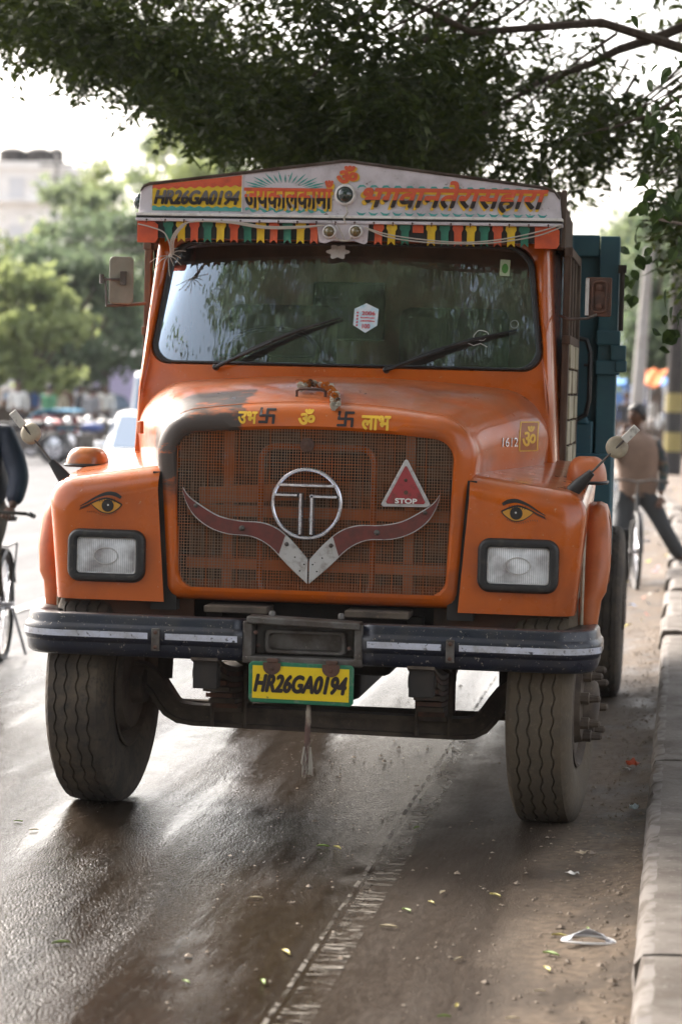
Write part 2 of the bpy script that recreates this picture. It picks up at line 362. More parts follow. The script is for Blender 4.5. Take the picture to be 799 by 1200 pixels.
def strip2d(pts, ws):
    """a brush stroke: centre line points with widths"""
    v = []; n = len(pts)
    for i, (x, z) in enumerate(pts):
        a = pts[max(i-1,0)]; c = pts[min(i+1,n-1)]; dx, dz = c[0]-a[0], c[1]-a[1]; l = math.hypot(dx,dz) or 1
        nx, nz_ = -dz/l*ws[i]/2, dx/l*ws[i]/2
        v += [(x+nx, z+nz_), (x-nx, z-nz_)]
    f = [(2*i, 2*i+1, 2*i+3, 2*i+2) for i in range(n-1)]
    return v, f
def merge2d(lst):
    V = []; F = []; Ly = []
    for k, it in enumerate(lst):
        v, f = it[0], it[1]; o = len(V); V += v; F += [tuple(i+o for i in q) for q in f]; Ly += [(it[2] if len(it) > 2 else k % 3)]*len(v)
    return V, F, Ly
def disc2d(cx, cz, rx, rz=None, n=20):
    rz = rz or rx; return [(cx+rx*math.cos(2*PI*k/n), cz+rz*math.sin(2*PI*k/n)) for k in range(n)], [tuple(range(n))]
# ================================================================== THE TRUCK (origin on the ground under the front bumper)
truck = thing('truck', 'orange truck with painted roof board, wing emblem and yellow number plate by the kerb', 'truck')

# ---- hood: closed cross-sections swept from the nose back to the cab
def ease(t): return t*t*(3-2*t)
def hood_section(t, inset=0):
    """outline (x, z) at t = 0 nose ... 1 windscreen"""
    e = ease(min(1, t)); hw = .66+.275*(e*.75+.25*t) - inset; zt = 1.735+.112*(1-(1-t)**2) - inset
    zb = .905 + .30*t + inset; rt = .19+.05*t - inset*.5; hb = hw - (.045+.0*t)
    P = []
    P.append((-hb, zb+.03)); P.append((-hb+.03, zb)); 
    for k in range(1, 12): P.append((-hb+.03+(2*hb-.06)*k/12, zb))
    P.append((hb-.03, zb)); P.append((hb, zb+.03))
    for k in range(1, 12): P.append((hb+(hw-hb)*k/12, zb+.03+(zt-.035-rt-zb-.03)*k/12))
    for k in range(0, 13):
        a = .5*PI*k/12; P.append((hw-rt+rt*math.cos(a), zt-.035-rt+rt*math.sin(a)))
    for k in range(1, 24):
        x = (hw-rt)*(1-2*k/24); P.append((x, zt-.035*(x/(hw-rt))**2))
    for k in range(0, 13):
        a = .5*PI*(1+k/12); P.append((-hw+rt+rt*math.cos(a), zt-.035-rt+rt*math.sin(a)))
    for k in range(1, 12): P.append((-hw+(hw-hb)*k/12, zt-.035-rt-(zt-.035-rt-zb-.03)*k/12))
    return P
HC = (0, 1.3); NA = 220
angs = [2*PI*k/NA + .001 for k in range(NA)]
def ring(poly, y):
    out = []
    for a in angs:
        x, z = raypoly(poly, HC, a); out.append((x, y(x, z) if callable(y) else y, z))
    return out
opening = rrect(.553, .572, .955, 1.585, .075, .075, arch=.035)
opening_s = rrect(.563, .582, .945, 1.597, .08, .08, arch=.036)
rows = [ring(opening, .215), ring(opening, .178), ring(opening_s, .168)]
def facey(x, z):       # the band above the grille leans back
    return .166 + max(0, z-1.63)**1.3*1.15 + (.05*max(0, abs(x)-.57)/.09 if abs(x) > .57 else 0)*.25
rows.append(ring(hood_section(0, .055), facey))
rows.append(ring(hood_section(0, .030), lambda x,z: facey(x,z)+.006))
rows.append(ring(hood_section(0, .010), lambda x,z: facey(x,z)+.022))
rows.append(ring(hood_section(0, 0), lambda x,z: facey(x,z)+.048))
for k in range(1, 25):
    tt = k/24
    rows.append(ring(hood_section(tt), lambda x,z: (facey(x,z)+.048)*(1-tt)+1.08*tt - .05*math.sin(PI*tt)*0))
g = G(); g.grid(rows, cv=True)
hood = g.build('hood', hood_m, truck, smooth=50)
bvh = BVHTree.FromPolygons([Vector(p) for p in g.v], g.f)
def on_hood(x, z, l=0, off=.0022):
    h_, nrm, _, _ = bvh.ray_cast(Vector((x, -2, z)), Vector((0,1,0)))
    if h_ is None: return (x, .3, z)
    return (x, h_.y-off-l*.00016, z)
# crease bead along the hood's front edge
pts = []
for k in range(0, 61):
    a = R(18)+(PI-R(36))*k/60
    x, z = raypoly(hood_section(0, .004), HC, a); pts.append(on_hood(x, z, off=-.001))
pts = [p for p in pts if p[1] < .6 and p[2] > 1.62]
g = G(); g.tube(pts, .003, 5); g.build('edge_bead', orange2, hood)
# hood lettering: auspicious words and signs
paint('lettering', text2d('उभ', -.318, -.237, 1.636, 1.688, .045), on_hood, letter_y, hood)
paint('lettering', text2d('ॐ', -.068, .002, 1.638, 1.704, .045), on_hood, letter_y, hood)
paint('lettering', text2d('लाभ', .192, .312, 1.622, 1.684, .045), on_hood, letter_y, hood)
paint('painted_symbol', text2d('卐', -.232, -.162, 1.638, 1.705, .045), on_hood, letter_d, hood)
paint('painted_symbol', text2d('卐', .092, .162, 1.633, 1.699, .045), on_hood, letter_d, hood)
# side sign, side badge, latch, handle
v, f = [], []
q = [(.795,1.535),(.875,1.535),(.872,1.67),(.79,1.67)]
def densify(x0,x1,z0,z1,nx=6,nz=6):
    v = [(x0+(x1-x0)*i/nx, z0+(z1-z0)*j/nz) for i in range(nx+1) for j in range(nz+1)]
    f = [(i*(nz+1)+j, (i+1)*(nz+1)+j, (i+1)*(nz+1)+j+1, i*(nz+1)+j+1) for i in range(nx) for j in range(nz)]
    return v, f, [0]*len(v)
paint('painted_panel', densify(.800,.872,1.540,1.668), on_hood, pm('brown_orange_patch', (.33,.09,.015), .5), hood)
fr = [((.803,1.545),(.803,1.663)),((.869,1.545),(.869,1.663)),((.803,1.543),(.869,1.543)),((.803,1.665),(.869,1.665))]
paint('painted_border', merge2d([strip2d([(a[0]+(c[0]-a[0])*k/6, a[1]+(c[1]-a[1])*k/6) for k in range(7)], [.004]*7) for a, c in fr]), lambda x,z,l: on_hood(x,z,l,.0035), letter_y, hood)
paint('lettering', text2d('ॐ', .812,.862,1.562,1.650, .018), lambda x,z,l: on_hood(x,z,l,.0045), letter_y, hood)
v, f, ly = text2d('1612', .742,.797,1.562,1.600); g = G(); g.add([on_hood(x,z,l,.010) for (x,z),l in zip(v,ly)], f)
bd = g.build('model_badge', chrome, hood, smooth=0); md = bd.modifiers.new('s','SOLIDIFY'); md.thickness=.008; md.offset=-1
g = G()
hx = [(-.115,1.76),(-.115,1.785),(-.10,1.79),(.015,1.79),(.03,1.785),(.03,1.76)]
def hood_top(x, y):
    h_, nrm, _, _ = bvh.ray_cast(Vector((x, y, 3)), Vector((0,0,-1))); return h_.z
HZ = hood_top(-.05, .36); z0 = HZ
g.tube([(-.105,.36,z0-.01),(-.105,.355,z0+.022),(-.09,.352,z0+.03),(.0,.352,z0+.03),(.015,.355,z0+.022),(.015,.36,z0-.01)], .006, 8)
g.build('hood_handle', rust, hood)
for sx in (-1, 1):
    g = G(); p = on_hood(sx*.80, 1.50); g.cbox((sx*.835, p[1]-.012, 1.60), (.022,.02,.055), Matrix.Rotation(R(35*sx),3,'Z')); 
    if sx < 0: g.build('hood_latch', orange2, hood, bevel=.003)

# ---- grille: wire mesh, bars behind it, radiator
g = G()
def inop(x, z, m=0.0):
    if not(.955-m < z): return False
    zt = 1.585+.035*(1-(x/.572)**2)
    return abs(x) < .565+m and z < zt+m
nv, nh = 98, 57
for i in range(nv):
    x = -.566+1.132*i/(nv-1); thick = .0021 if i % 11 else .0034
    zt = 1.588+.035*(1-(x/.572)**2); dr = max(0, abs(x)-.50); zt -= .075-math.sqrt(max(0,.075**2-dr**2)) if dr > 0 else 0
    zb = .952 + (.075-math.sqrt(max(0,.075**2-dr**2)) if dr > 0 else 0)
    wob = .0012*math.sin(i*1.7); g.cur = 0 if i % 11 else 1
    g.box(x-thick/2+wob, x+thick/2+wob, .183, .187, zb, zt)
for j in range(nh):
    z = .958+.665*j/(nh-1); thick = .0021 if j % 11 else .0032; hw = .568
    zt = 1.62
    if z < 1.03: d = 1.03-z; hw = .493+math.sqrt(max(0,.075**2-d*d))
    if z > 1.515: 
        # follow the arched top
        c = (z-1.585)/.035; hw = .568 if c <= -1 else min(.568, .572*math.sqrt(max(0,1-max(0,c))) )
        if z > 1.52 and z <= 1.595: d = z-1.52; hw = min(hw, .497+math.sqrt(max(0,.078**2-d*d)))
    if hw < .02: continue
    g.cur = 0 if j % 11 else 1
    g.box(-hw, hw, .187, .191, z-thick/2, z+thick/2)
mesh_m = pm('grille_wire', (.33,.21,.14), .6, metal=.2, var=((.45,.14,.04), 4, .42, .62), var2=((.3,.26,.22), 25, .55, .7))
mesh_o = pm('grille_wire_orange', (.42,.13,.04), .6, var=((.25,.12,.07), 9, .4, .7))
gm = g.build('grille_mesh', [mesh_m, mesh_o], truck, smooth=0); gm['kind'] = 'stuff'; gm['label'] = 'fine wire mesh filling the grille opening'
g = G(); g.tube([(x, .29, z) for x, z in rrect(.235, .235, .93, 1.545, .06, .06, 5, 4)], .013, 8, closed=True); g.build('radiator_frame', orange, truck)
for z, x0, x1, rot in ((1.27,-.55,.56,0),(1.345,-.50,-.05,-4),(1.05,-.55,.55,0)):
    g = G(); g.cbox(((x0+x1)/2,.32,z),(x1-x0,.02,.045 if rot == 0 else .07),Matrix.Rotation(R(rot),3,'Y')); g.build('grille_crossbar', orange2, truck, bevel=.004)
for x in (-.38,.38):
    g = G(); g.box(x-.022,x+.022,.335,.35,.93,1.6); g.build('grille_upright', orange2, truck, bevel=.004)
g = G(); g.box(-.6,.6,.42,.47,.92,1.66); rad = g.build('radiator', pm('radiator_core', (.07,.042,.028), .8, var=((.2,.09,.04), 6, .45, .7), stretch=(1,1,3), bump=(60,.5,.005)), truck)
g = G(); g.box(-.22,.22,.405,.42,1.40,1.52); g.build('radiator_tank', dark, rad, bevel=.01)
g = G(); 
for k in range(24): g.box(-.55+.0475*k,-.545+.0475*k,.40,.42,.94,1.38)
gg = g.build('radiator_fins', pm('fin_brown', (.12,.075,.05), .7), rad); gg['kind'] = 'stuff'

# ---- T-in-a-ring emblem
LX, LZ = -.022, 1.317
g = G(); n = 56
prof = [(.0,-.004),(.0,.010),(.004,.014),(.010,.014),(.014,.010),(.014,-.004)]
rws = [[(LX+(.133+a)*math.cos(2*PI*k/n), .168-b, LZ+(.133+a)*math.sin(2*PI*k/n)) for k in range(n)] for a, b in prof]
g.grid(rws, cv=True, cu=True); emb = g.build('emblem_ring', chrome, truck)
def bar(x0, x1, z0, z1):
    """a raised bar with a ridge, like pressed trim"""
    g = G(); d = .020
    P = [(x0,.168,z0),(x1,.168,z0),(x1,.168,z1),(x0,.168,z1)]
    i = min(x1-x0, z1-z0)*.30
    Q = [(x0+i*.4,.168-d,z0+i),(x1-i*.4,.168-d,z0+i),(x1-i*.4,.168-d,z1-i),(x0+i*.4,.168-d,z1-i)] if x1-x0 > z1-z0 else [(x0+i,.168-d,z0+i*.4),(x1-i,.168-d,z0+i*.4),(x1-i,.168-d,z1-i*.4),(x0+i,.168-d,z1-i*.4)]
    g.add(P+Q, [(4,5,6,7),(0,1,5,4),(1,2,6,5),(2,3,7,6),(3,0,4,7)]); return g.build('emblem_bar', chrome, emb, smooth=0)
bar(LX-.114, LX+.114, LZ+.064, LZ+.086)
bar(LX-.130, LX-.036, LZ+.024, LZ+.044); bar(LX+.010, LX+.128, LZ+.020, LZ+.041)
bar(LX-.036, LX-.012, LZ-.128, LZ+.044); bar(LX+.010, LX+.034, LZ-.128, LZ+.041)

# ---- winged emblem: centre line and half widths in metres
def wing(sx):
    def P(px, py): return ((px-357)*.00352, 1.0 + (680-py)*.003485)
    up = [(207,575),(214,585),(228,595),(250,607),(275,612),(300,613),(320,620),(338,635),(356,655)]
    lo = [(207,578),(212,592),(222,607),(240,620),(262,627),(290,629),(312,640),(332,660),(356,682)]
    if sx > 0:
        up = [(2*357-x+ (0), y+ (0)) for x, y in up]; lo = [(2*357-x, y) for x, y in lo]
    dz = .004 if sx < 0 else -.004
    def sm(L_):
        out = []
        for i in range(len(L_)-1):
            p0 = L_[max(i-1,0)]; p1 = L_[i]; p2 = L_[i+1]; p3 = L_[min(i+2,len(L_)-1)]
            for k in range(4):
                t_ = k/4
                out.append(tuple(.5*((2*p1[c])+(-p0[c]+p2[c])*t_+(2*p0[c]-5*p1[c]+4*p2[c]-p3[c])*t_*t_+(-p0[c]+3*p1[c]-3*p2[c]+p3[c])*t_**3) for c in (0,1)))
        out.append(L_[-1]); return out
    U = [P(*p) for p in sm(up)]; Lo = [P(*p) for p in sm(lo)]
    return [(a-.008, z) for a, z in U], [(a-.008, z) for a, z in Lo]
def ribbon(U, Lo, y, th, ex=0):
    g = G(); n = len(U)
    vs = []
    for (a, z), (c, z2) in zip(U, Lo):
        dx, dz = a-c, z-z2; l = math.hypot(dx, dz) or 1; ux, uz = dx/l*ex, dz/l*ex
        vs += [(a+ux,y,z+uz),(c-ux,y,z2-uz),(a+ux,y+th,z+uz),(c-ux,y+th,z2-uz)]
    fs = []
    for i in range(n-1):
        o, p = i*4, i*4+4
        fs += [(o,o+1,p+1,p),(o+2,p+2,p+3,o+3),(o,p,p+2,o+2),(o+1,o+3,p+3,p+1)]
    fs += [(0,2,3,1),((n-1)*4,(n-1)*4+1,(n-1)*4+3,(n-1)*4+2)]
    g.add(vs, fs); return g
wn_ = None
for sx in (-1, 1):
    U, Lo = wing(sx)
    e = ribbon(U, Lo, .158, .008, .0035)
    wb = e.build('wing_emblem', silver, truck, smooth=0)
    k = 27
    ribbon(U[:k], Lo[:k], .1555, .004, -.0008).build('wing_panel', maroon, wb, smooth=0)
    ribbon(U[k:], Lo[k:], .1550, .004, -.0005).build('wing_tip_plate', silver, wb, smooth=0)
    for (px, py, rd) in ((278,620,.012),(331,637,.009),(223,595,.009)):
        x = (px-357)*.00352; x = x if sx < 0 else -x; z = 1.0+(680-py)*.003485
        g = G(); g.lathe((x-.008,.156,z),(0,-1,0),[(rd,0),(rd,.004),(rd*.7,.009),(rd*.3,.011)],14); g.build('rivet', greysteel, wb)
    for (px, py) in ((341,652),(347,668),(352,660)):
        x = (px-357)*.00352; x = x if sx < 0 else -x; z = 1.0+(680-py)*.003485
        g = G(); g.lathe((x-.008,.1555,z),(0,-1,0),[(.0035,0),(.002,.003)],8); g.build('rivet', dark, wb)

# ---- triangular reflector
TP = [(.376,1.508),(.283,1.325),(.290,1.315),(.476,1.318),(.484,1.328),(.386,1.508)]
g = G(); g.prism(TP, .170, .160); tri = g.build('warning_triangle', silver, truck, bevel=.002)
cx_, cz_ = .382, 1.378
TI = [(cx_+(x-cx_)*.80, cz_+(z-cz_)*.80) for x, z in TP]
g = G(); g.prism(TI, .161, .156); g.build('reflector_panel', red_reflector, tri, bevel=.0015)
paint('lettering', text2d('STOP', .340,.430,1.330,1.352,.06), lambda x,z,l: (x,.1545-l*.00016,z), white, tri)
g = G(); g.lathe((.382,.156,1.425),(0,-1,0),[(.007,0),(.004,.004)],10); g.build('rivet', rust, tri)
g = G(); g.lathe((.384,.156,1.375),(0,-1,0),[(.009,0),(.009,.001),(.004,.001)],12); g.build('rivet', rust, tri)
# round badge at the top of the grille
g = G(); g.lathe((-.028,.182,1.556),(0,-1,0),[(.030,0),(.030,.006),(.022,.009),(.016,.007),(.006,.011)],20); g.build('round_badge', rust, truck)

# ---- fenders
def fender(sx):
    def sec(y, ins=0):
        u = (y-.16)/.9; xo = 1.112-ins; zo = 1.390+.10*max(0,u)-ins; xi = .640; zi = 1.450+.06*max(0,u)-ins; r_ = .10
        if y < .34: zb = .895
        elif y < .5: zb = .895+.36*ease((y-.34)/.16)
        else: zb = 1.255
        P = [(xi, zi)]
        for k in range(1, 8): P.append((xi+(xo-r_-xi)*k/8, zi+(zo-zi)*k/8))
        for k in range(0, 9):
            a = .5*PI*(1-k/8); P.append((xo-r_+r_*math.cos(a), zo-r_+r_*math.sin(a)))
        for k in range(1, 9):
            z = zo-r_+(zb-zo+r_)*k/8; P.append((xo-.045*max(0,(zo-r_-z)/.5), z))
        return [(sx*x, y, z) for x, z in P]
    g = G(); rows = []; r_ = .095
    for k in range(0, 7):
        a = .5*PI*k/6; y = .158+r_*(1-math.cos(a)); ins = r_*(1-math.sin(a)); rows.append(sec(y, ins) if k else sec(.158, r_))
    for y in (.24,.30,.33,.36,.39,.42,.46,.5,.6,.7,.8,.9,1.0,1.08): rows.append(sec(y))
    g.grid(rows)
    # flat front: columns dropped to the bottom edge
    top = rows[0]; hi = []; 
    fr = [(p[0], p[1], p[2]) for p in top]
    inner_bot = (sx*.606, .158, .895)
    g.add(fr+[inner_bot], [tuple(range(len(fr)+1))])
    fbvh = BVHTree.FromPolygons([Vector(p) for p in g.v], g.f)
    def on_f(x, z, off):
        h_ = fbvh.ray_cast(Vector((x,-1,z)), Vector((0,1,0)))[0]; return (x, (h_.y if h_ else .158)-off, z)
    fd = g.build('fender', orange, truck, smooth=38, wn=True, solid=.004)
    # dark inner panels that close the gaps beside, behind and below the fender
    g = G(); g.box(sx*.56,sx*.668,.185,1.0,.86,1.43); g.build('inner_wing', dark, fd)
    g = G(); g.box(sx*.50,sx*1.05,.26,.28,.76,.98); g.build('splash_panel', pm('splash_brown_%d' % (sx+2), (.10,.045,.025), .8, var=((.05,.035,.028),6,.4,.7)), fd)
    # headlight housing
    cx = sx*.848; z0, z1 = (.970,1.187) if sx < 0 else (.985,1.203); hw = .163
    if sx > 0: cx = .846
    g = G(); N = None; rows = []
    for ins, y in ((0,.160),(0,.140),(.006,.128),(.014,.124),(.030,.126),(.037,.134),(.040,.150)):
        rows.append([(cx+x, y, z) for x, z in rrect(hw-ins, hw-ins, z0+ins*.9, z1-ins*.9, max(.012,.05-ins), max(.012,.05-ins), 6, 3)])
    g.grid(rows, cv=True)
    hl = g.build('headlight', rubber, truck)
    lens_o = rrect(hw-.040, hw-.040, z0+.036, z1-.036, .018, .018, 6, 3)
    g = G(); rows = []; zc = (z0+z1)/2
    for k in range(0, 9):
        s_ = 1-k/8*.999; rows.append([(cx+x*s_, .146-.012*(1-s_**2), zc+(z-zc)*s_) for x, z in lens_o])
    g.grid(rows, cv=True); g.build('lens', lensglass, hl)
    g = G(); rows = []
    for k in range(0, 11):
        s_ = 1-k/10*.97; rows.append([(cx+x*s_, .150+.075*(1-s_**2)**.8, zc+(z-zc)*s_) for x, z in lens_o])
    g.grid(rows, cv=True); g.build('reflector', reflector_m, hl)
    g = G(); g.lathe((cx,.17,zc),(0,1,0),[(.014,0),(.014,.03)],12); g.build('bulb', chrome, hl)
    g = G(); g.tube([(cx+.05*math.cos(2*PI*k/28),.1335,zc+.034*math.sin(2*PI*k/28)) for k in range(28)], .0022, 5, closed=True); g.build('lens_ring', silver, hl)
    # headlight lens rim of pale metal
    g = G(); g.tube([(cx+x,.146,zc+(z-zc)) for x, z in lens_o], .004, 6, closed=True); g.build('lens_rim', silver, hl)
    # painted eye
    ex, ez = (-.867,1.284) if sx < 0 else (.850,1.305); S = 1.0
    def E(x, z): return (ex - sx*x*S if False else ex + (-sx)*(-x)*(-1) if False else ex + x*(-sx)*-1 if False else ex + x*sx, ez+z)
    # x grows outwards: tail of the eye outside, inner corner towards the grille
    def cur(P_, W_):
        out = []; ws = []
        for i in range(len(P_)-1):
            p0 = P_[max(i-1,0)]; p1 = P_[i]; p2 = P_[i+1]; p3 = P_[min(i+2,len(P_)-1)]
            for k in range(5):
                t_ = k/5
                out.append(E(*[.5*((2*p1[c])+(-p0[c]+p2[c])*t_+(2*p0[c]-5*p1[c]+4*p2[c]-p3[c])*t_*t_+(-p0[c]+3*p1[c]-3*p2[c]+p3[c])*t_**3) for c in (0,1)])); ws.append(W_[i]+(W_[i+1]-W_[i])*t_)
        out.append(E(*P_[-1])); ws.append(W_[-1]); return strip2d(out, ws)
    lidu = [(-.078,.006),(-.045,.022),(-.01,.030),(.03,.018),(.07,-.002),(.098,-.012)]
    lidl = [(-.078,.006),(-.062,-.012),(-.03,-.030),(.005,-.028),(.035,-.010),(.052,.006)]
    scl = [E(x,z) for x, z in lidu[:4]] + [E(x,z) for x, z in reversed(lidl[1:])]
    paint('eye_white', (scl, [tuple(range(len(scl)))], [0]*len(scl)), lambda x,z,l: on_f(x,z,.0034), eye_yellow, fd)
    items = [cur([(-.074,.034),(-.05,.047),(-.015,.050),(.03,.034),(.07,.010),(.10,-.006)],[.012,.017,.015,.009,.006,.002]),
             cur(lidu,[.006,.0065,.007,.006,.005,.002]), cur(lidl,[.005,.0045,.004,.004,.004,.002]),
             (disc2d(*E(-.018,.0), .0255)[0], disc2d(0,0,1)[1])]
    for k in range(14):
        a = k/13; x = -.055+.12*a; z = -.024-.012*math.sin(PI*min(1,a*1.3)); items.append(strip2d([E(x,z),E(x+.004,z-.006)],[.0026,.0016]))
    for k in range(7):
        x = -.045+.01*k; items.append(strip2d([E(x,.018-abs(k-3)*.001),E(x-.002+.001*k,.036-abs(k-3)*.0015)],[.0026,.0016]))
    for k in range(8):
        a = k/7; items.append(strip2d([E(.055+.04*a,.006-.018*a),E(.062+.04*a,-.004-.018*a)],[.003,.0016]))
    paint('painted_eye', merge2d(items), lambda x,z,l: on_f(x,z,.0046+l*.00016), black, fd)
    dd = disc2d(*E(-.020,.003), .004); paint('eye_glint', (dd[0],dd[1],[0]*20), lambda x,z,l: on_f(x,z,.0062), white, fd)
    # wheel arch flare outside the fender
    path = [(.36,.70),(.34,.80),(.345,.95),(.37,1.10),(.43,1.24),(.52,1.315),(.66,1.33),(.85,1.32),(.98,1.24),(1.06,1.08),(1.10,.92)]
    wd = [.060,.070,.088,.105,.102,.09,.085,.085,.09,.09,.08]
    g = G(); rows = []
    sm_ = []
    for i in range(len(path)-1):
        p0 = path[max(i-1,0)]; p1 = path[i]; p2 = path[i+1]; p3 = path[min(i+2,len(path)-1)]
        for k in range(4):
            t_ = k/4; sm_.append(tuple(.5*((2*p1[c])+(-p0[c]+p2[c])*t_+(2*p0[c]-5*p1[c]+4*p2[c]-p3[c])*t_*t_+(-p0[c]+3*p1[c]-3*p2[c]+p3[c])*t_**3) for c in (0,1)) + (wd[i]+(wd[i+1]-wd[i])*t_,))
    sm_.append(path[-1]+(wd[-1],))
    for i, (y, z, wdt) in enumerate(sm_):
        a = sm_[max(i-1,0)]; c = sm_[min(i+1,len(sm_)-1)]; ty, tz = c[0]-a[0], c[1]-a[1]; l = math.hypot(ty,tz); ny, nz_ = -tz/l, ty/l   # outwards
        x0 = 1.10 if z > .95 else 1.085
        rows.append([(sx*x0, y+ny*.0, z+nz_*.0),(sx*(x0+wdt*.6), y+ny*.004, z+nz_*.004),(sx*(x0+wdt*.88), y-ny*.006, z-nz_*.006),(sx*(x0+wdt), y-ny*.035, z-nz_*.035),(sx*(x0+wdt), y-ny*.055, z-nz_*.055)])
    g.grid(rows); g.build('wheel_arch_flare', orange2, truck, smooth=50, solid=.004)
    g = G(); g.tube([(sx*1.098, y, z) for y, z, _ in sm_[4:36]], .009, 6); g.build('arch_sealing_strip', beige, truck)
    # indicator lamp on the fender's top
    ix, iy, iz = (-1.055,.62,1.425) if sx < 0 else (1.09,.66,1.415)
    g = G(); rows = []
    hx, hy, hz = (.088,.10,.085) if sx < 0 else (.085,.16,.115)
    for k in range(0, 10):
        a = .5*PI*k/9; rows.append([(ix+hx*(math.cos(a)**.5)*(abs(math.cos(b_))**.7*(1 if math.cos(b_) > 0 else -1)), iy+hy*(math.cos(a)**.5)*(abs(math.sin(b_))**.7*(1 if math.sin(b_) > 0 else -1)), iz+hz*math.sin(a)) for b_ in [2*PI*j/28 for j in range(28)]])
    g.grid(rows, cv=True); ind = g.build('indicator_lamp', amber if sx < 0 else orange2, truck)
    g = G(); g.tube([(ix+sx*0+hx*1.02*(abs(math.cos(b_))**.7*(1 if math.cos(b_) > 0 else -1)), iy+hy*1.02*(abs(math.sin(b_))**.7*(1 if math.sin(b_) > 0 else -1)), iz+.008) for b_ in [2*PI*j/28 for j in range(28)]], .008, 6, closed=True); g.build('lamp_gasket', rubber, ind)
    # width-marker rod with rubber foot, round mirror and white tip
    A = Vector((sx*1.055,.30,1.365)) if sx < 0 else Vector((1.045,.30,1.392)); B = Vector((-1.275,.27,1.640)) if sx < 0 else Vector((1.285,.27,1.645)); d = (B-A)
    g = G(); g.tube([A, A+d*.13, A+d*.33], [.030,.027,.015], 14); foot = g.build('rubber_foot', rubber, truck)
    g = G(); g.tube([A+d*.3, B-d*.12], .0048, 8); g.build('marker_rod', greysteel, foot)
    dc = A+d*(.74)+Vector((0,.012,0)); g = G(); g.lathe(dc,(sx*.12,-1,.05),[(.044,-.006),(.046,0),(.043,.006),(.030,.012),(.010,.015)],24); g.build('round_mirror', beige, foot)
    g = G(); g.cbox(B-d*.04+Vector((0,-.012,0)), (.034,.014,.075), Vector((0,0,1)).rotation_difference(d).to_matrix()); g.build('marker_tip', pm('marker_tip_white_%d' % (sx+2), (.6,.58,.53), .5, var=((.3,.28,.25),50,.5,.7)), foot, bevel=.003)
    return fd
fender(-1); fender(1)

# ---- bumper: profile swept round the corners
def bump_path():
    P = []
    P += [(-1.172,.36),(-1.172,.28),(-1.170,.20)]
    for k in range(1, 10):
        a = PI+.5*PI*k/9; P.append((-1.170+.17+.17*math.cos(a)*1.0, .17+.17*math.sin(a)))
    P += [(-1.0+.755*k/14, 0) for k in range(1, 15)]
    return P
def sweep(path, prof, mir=False):
    rows = []
    for i, (x, y) in enumerate(path):
        a = path[max(i-1,0)]; c = path[min(i+1,len(path)-1)]; tx, ty = c[0]-a[0], c[1]-a[1]; l = math.hypot(tx,ty); nx, ny = ty/l, -tx/l   # outward
        rows.append([((-1 if mir else 1)*(x+nx*o), y+ny*o, z) for o, z in prof])
    return rows
BP = [(-.115,.842),(-.018,.850),(-.006,.846),(.000,.836),(.002,.815),(.006,.806),(.014,.798),(.017,.785),(.017,.752),(.013,.742),(.007,.735),(.006,.712),(.0,.692),(-.012,.682),(-.05,.678)]
path = bump_path()
bumper = None
for mir in (False, True):
    g = G(); rows = sweep(path, BP, mir); g.grid(rows)
    n = len(BP); g.add(rows[-1], [tuple(range(n))]); g.add(rows[0], [tuple(range(n))])
    bs = g.build('bumper_section', bump_m, truck, smooth=35, solid=.004)
    if not mir: bumper = bs
    sp_ = [(.0212,.783),(.0212,.7575)]
    for seg in ((path[3:17]) , (path[18:25])):
        pass
    # stripe in two runs with the bolted bracket between them
    full = []
    for i in range(len(path)-1):
        for k in range(6): full.append((path[i][0]+(path[i+1][0]-path[i][0])*k/6, path[i][1]+(path[i+1][1]-path[i][1])*k/6))
    run1 = [p for p in full if (p[0] < -.625 and p[1] < .16)]; run2 = [p for p in full if -.56 < p[0] < -.262]
    for run in (run1, run2):
        g = G(); g.grid(sweep(run, sp_, mir)); g.build('reflective_stripe', stripe, bs, solid=0)
    sgn = 1 if mir else -1
    g = G(); g.cbox((sgn*.597,-.025,.757),(.034,.012,.092)); br = g.build('bracket', greysteel, bs, bevel=.003)
    for dz in (-.03,.03):
        g = G(); g.lathe((sgn*.597,-.027,.757+dz),(0,-1,0),[(.009,0),(.009,.005),(.004,.008)],6); g.build('bolt', rust, br, smooth=0)
# recessed centre section
g = G()
g.box(-.243,-.205,-.012,.09,.700,.846); g.box(.210,.245,-.010,.09,.700,.846); g.box(-.243,.245,-.014,.09,.675,.706); g.box(-.2,.2,.07,.09,.706,.85)
cs = g.build('bumper_centre', greysteel, truck, bevel=.006)
g = G(); g.cbox((.004,.025,.846),(.46,.105,.030),Matrix.Rotation(R(1.6),3,'Y')); g.build('bumper_lid', greysteel, cs, bevel=.006)
g = G(); rows = []
for ins, y in ((0,.045),(.006,.038),(.018,.038),(.024,.068)): rows.append([(x+.004,y,z) for x, z in rrect(.168-ins,.168-ins,.712+ins*.8,.812-ins*.8,.018,.018,4,2)])
g.grid(rows, cv=True); g.build('recess_frame', greysteel, cs)
for x, z in ((-.185,.745),(.19,.75),(-.19,.80)):
    g = G(); g.lathe((x,-.005 if abs(x) > .186 else .03,z),(0,-1,0),[(.009,0),(.009,.006),(.004,.009)],6); g.build('bolt', rust, cs, smooth=0)

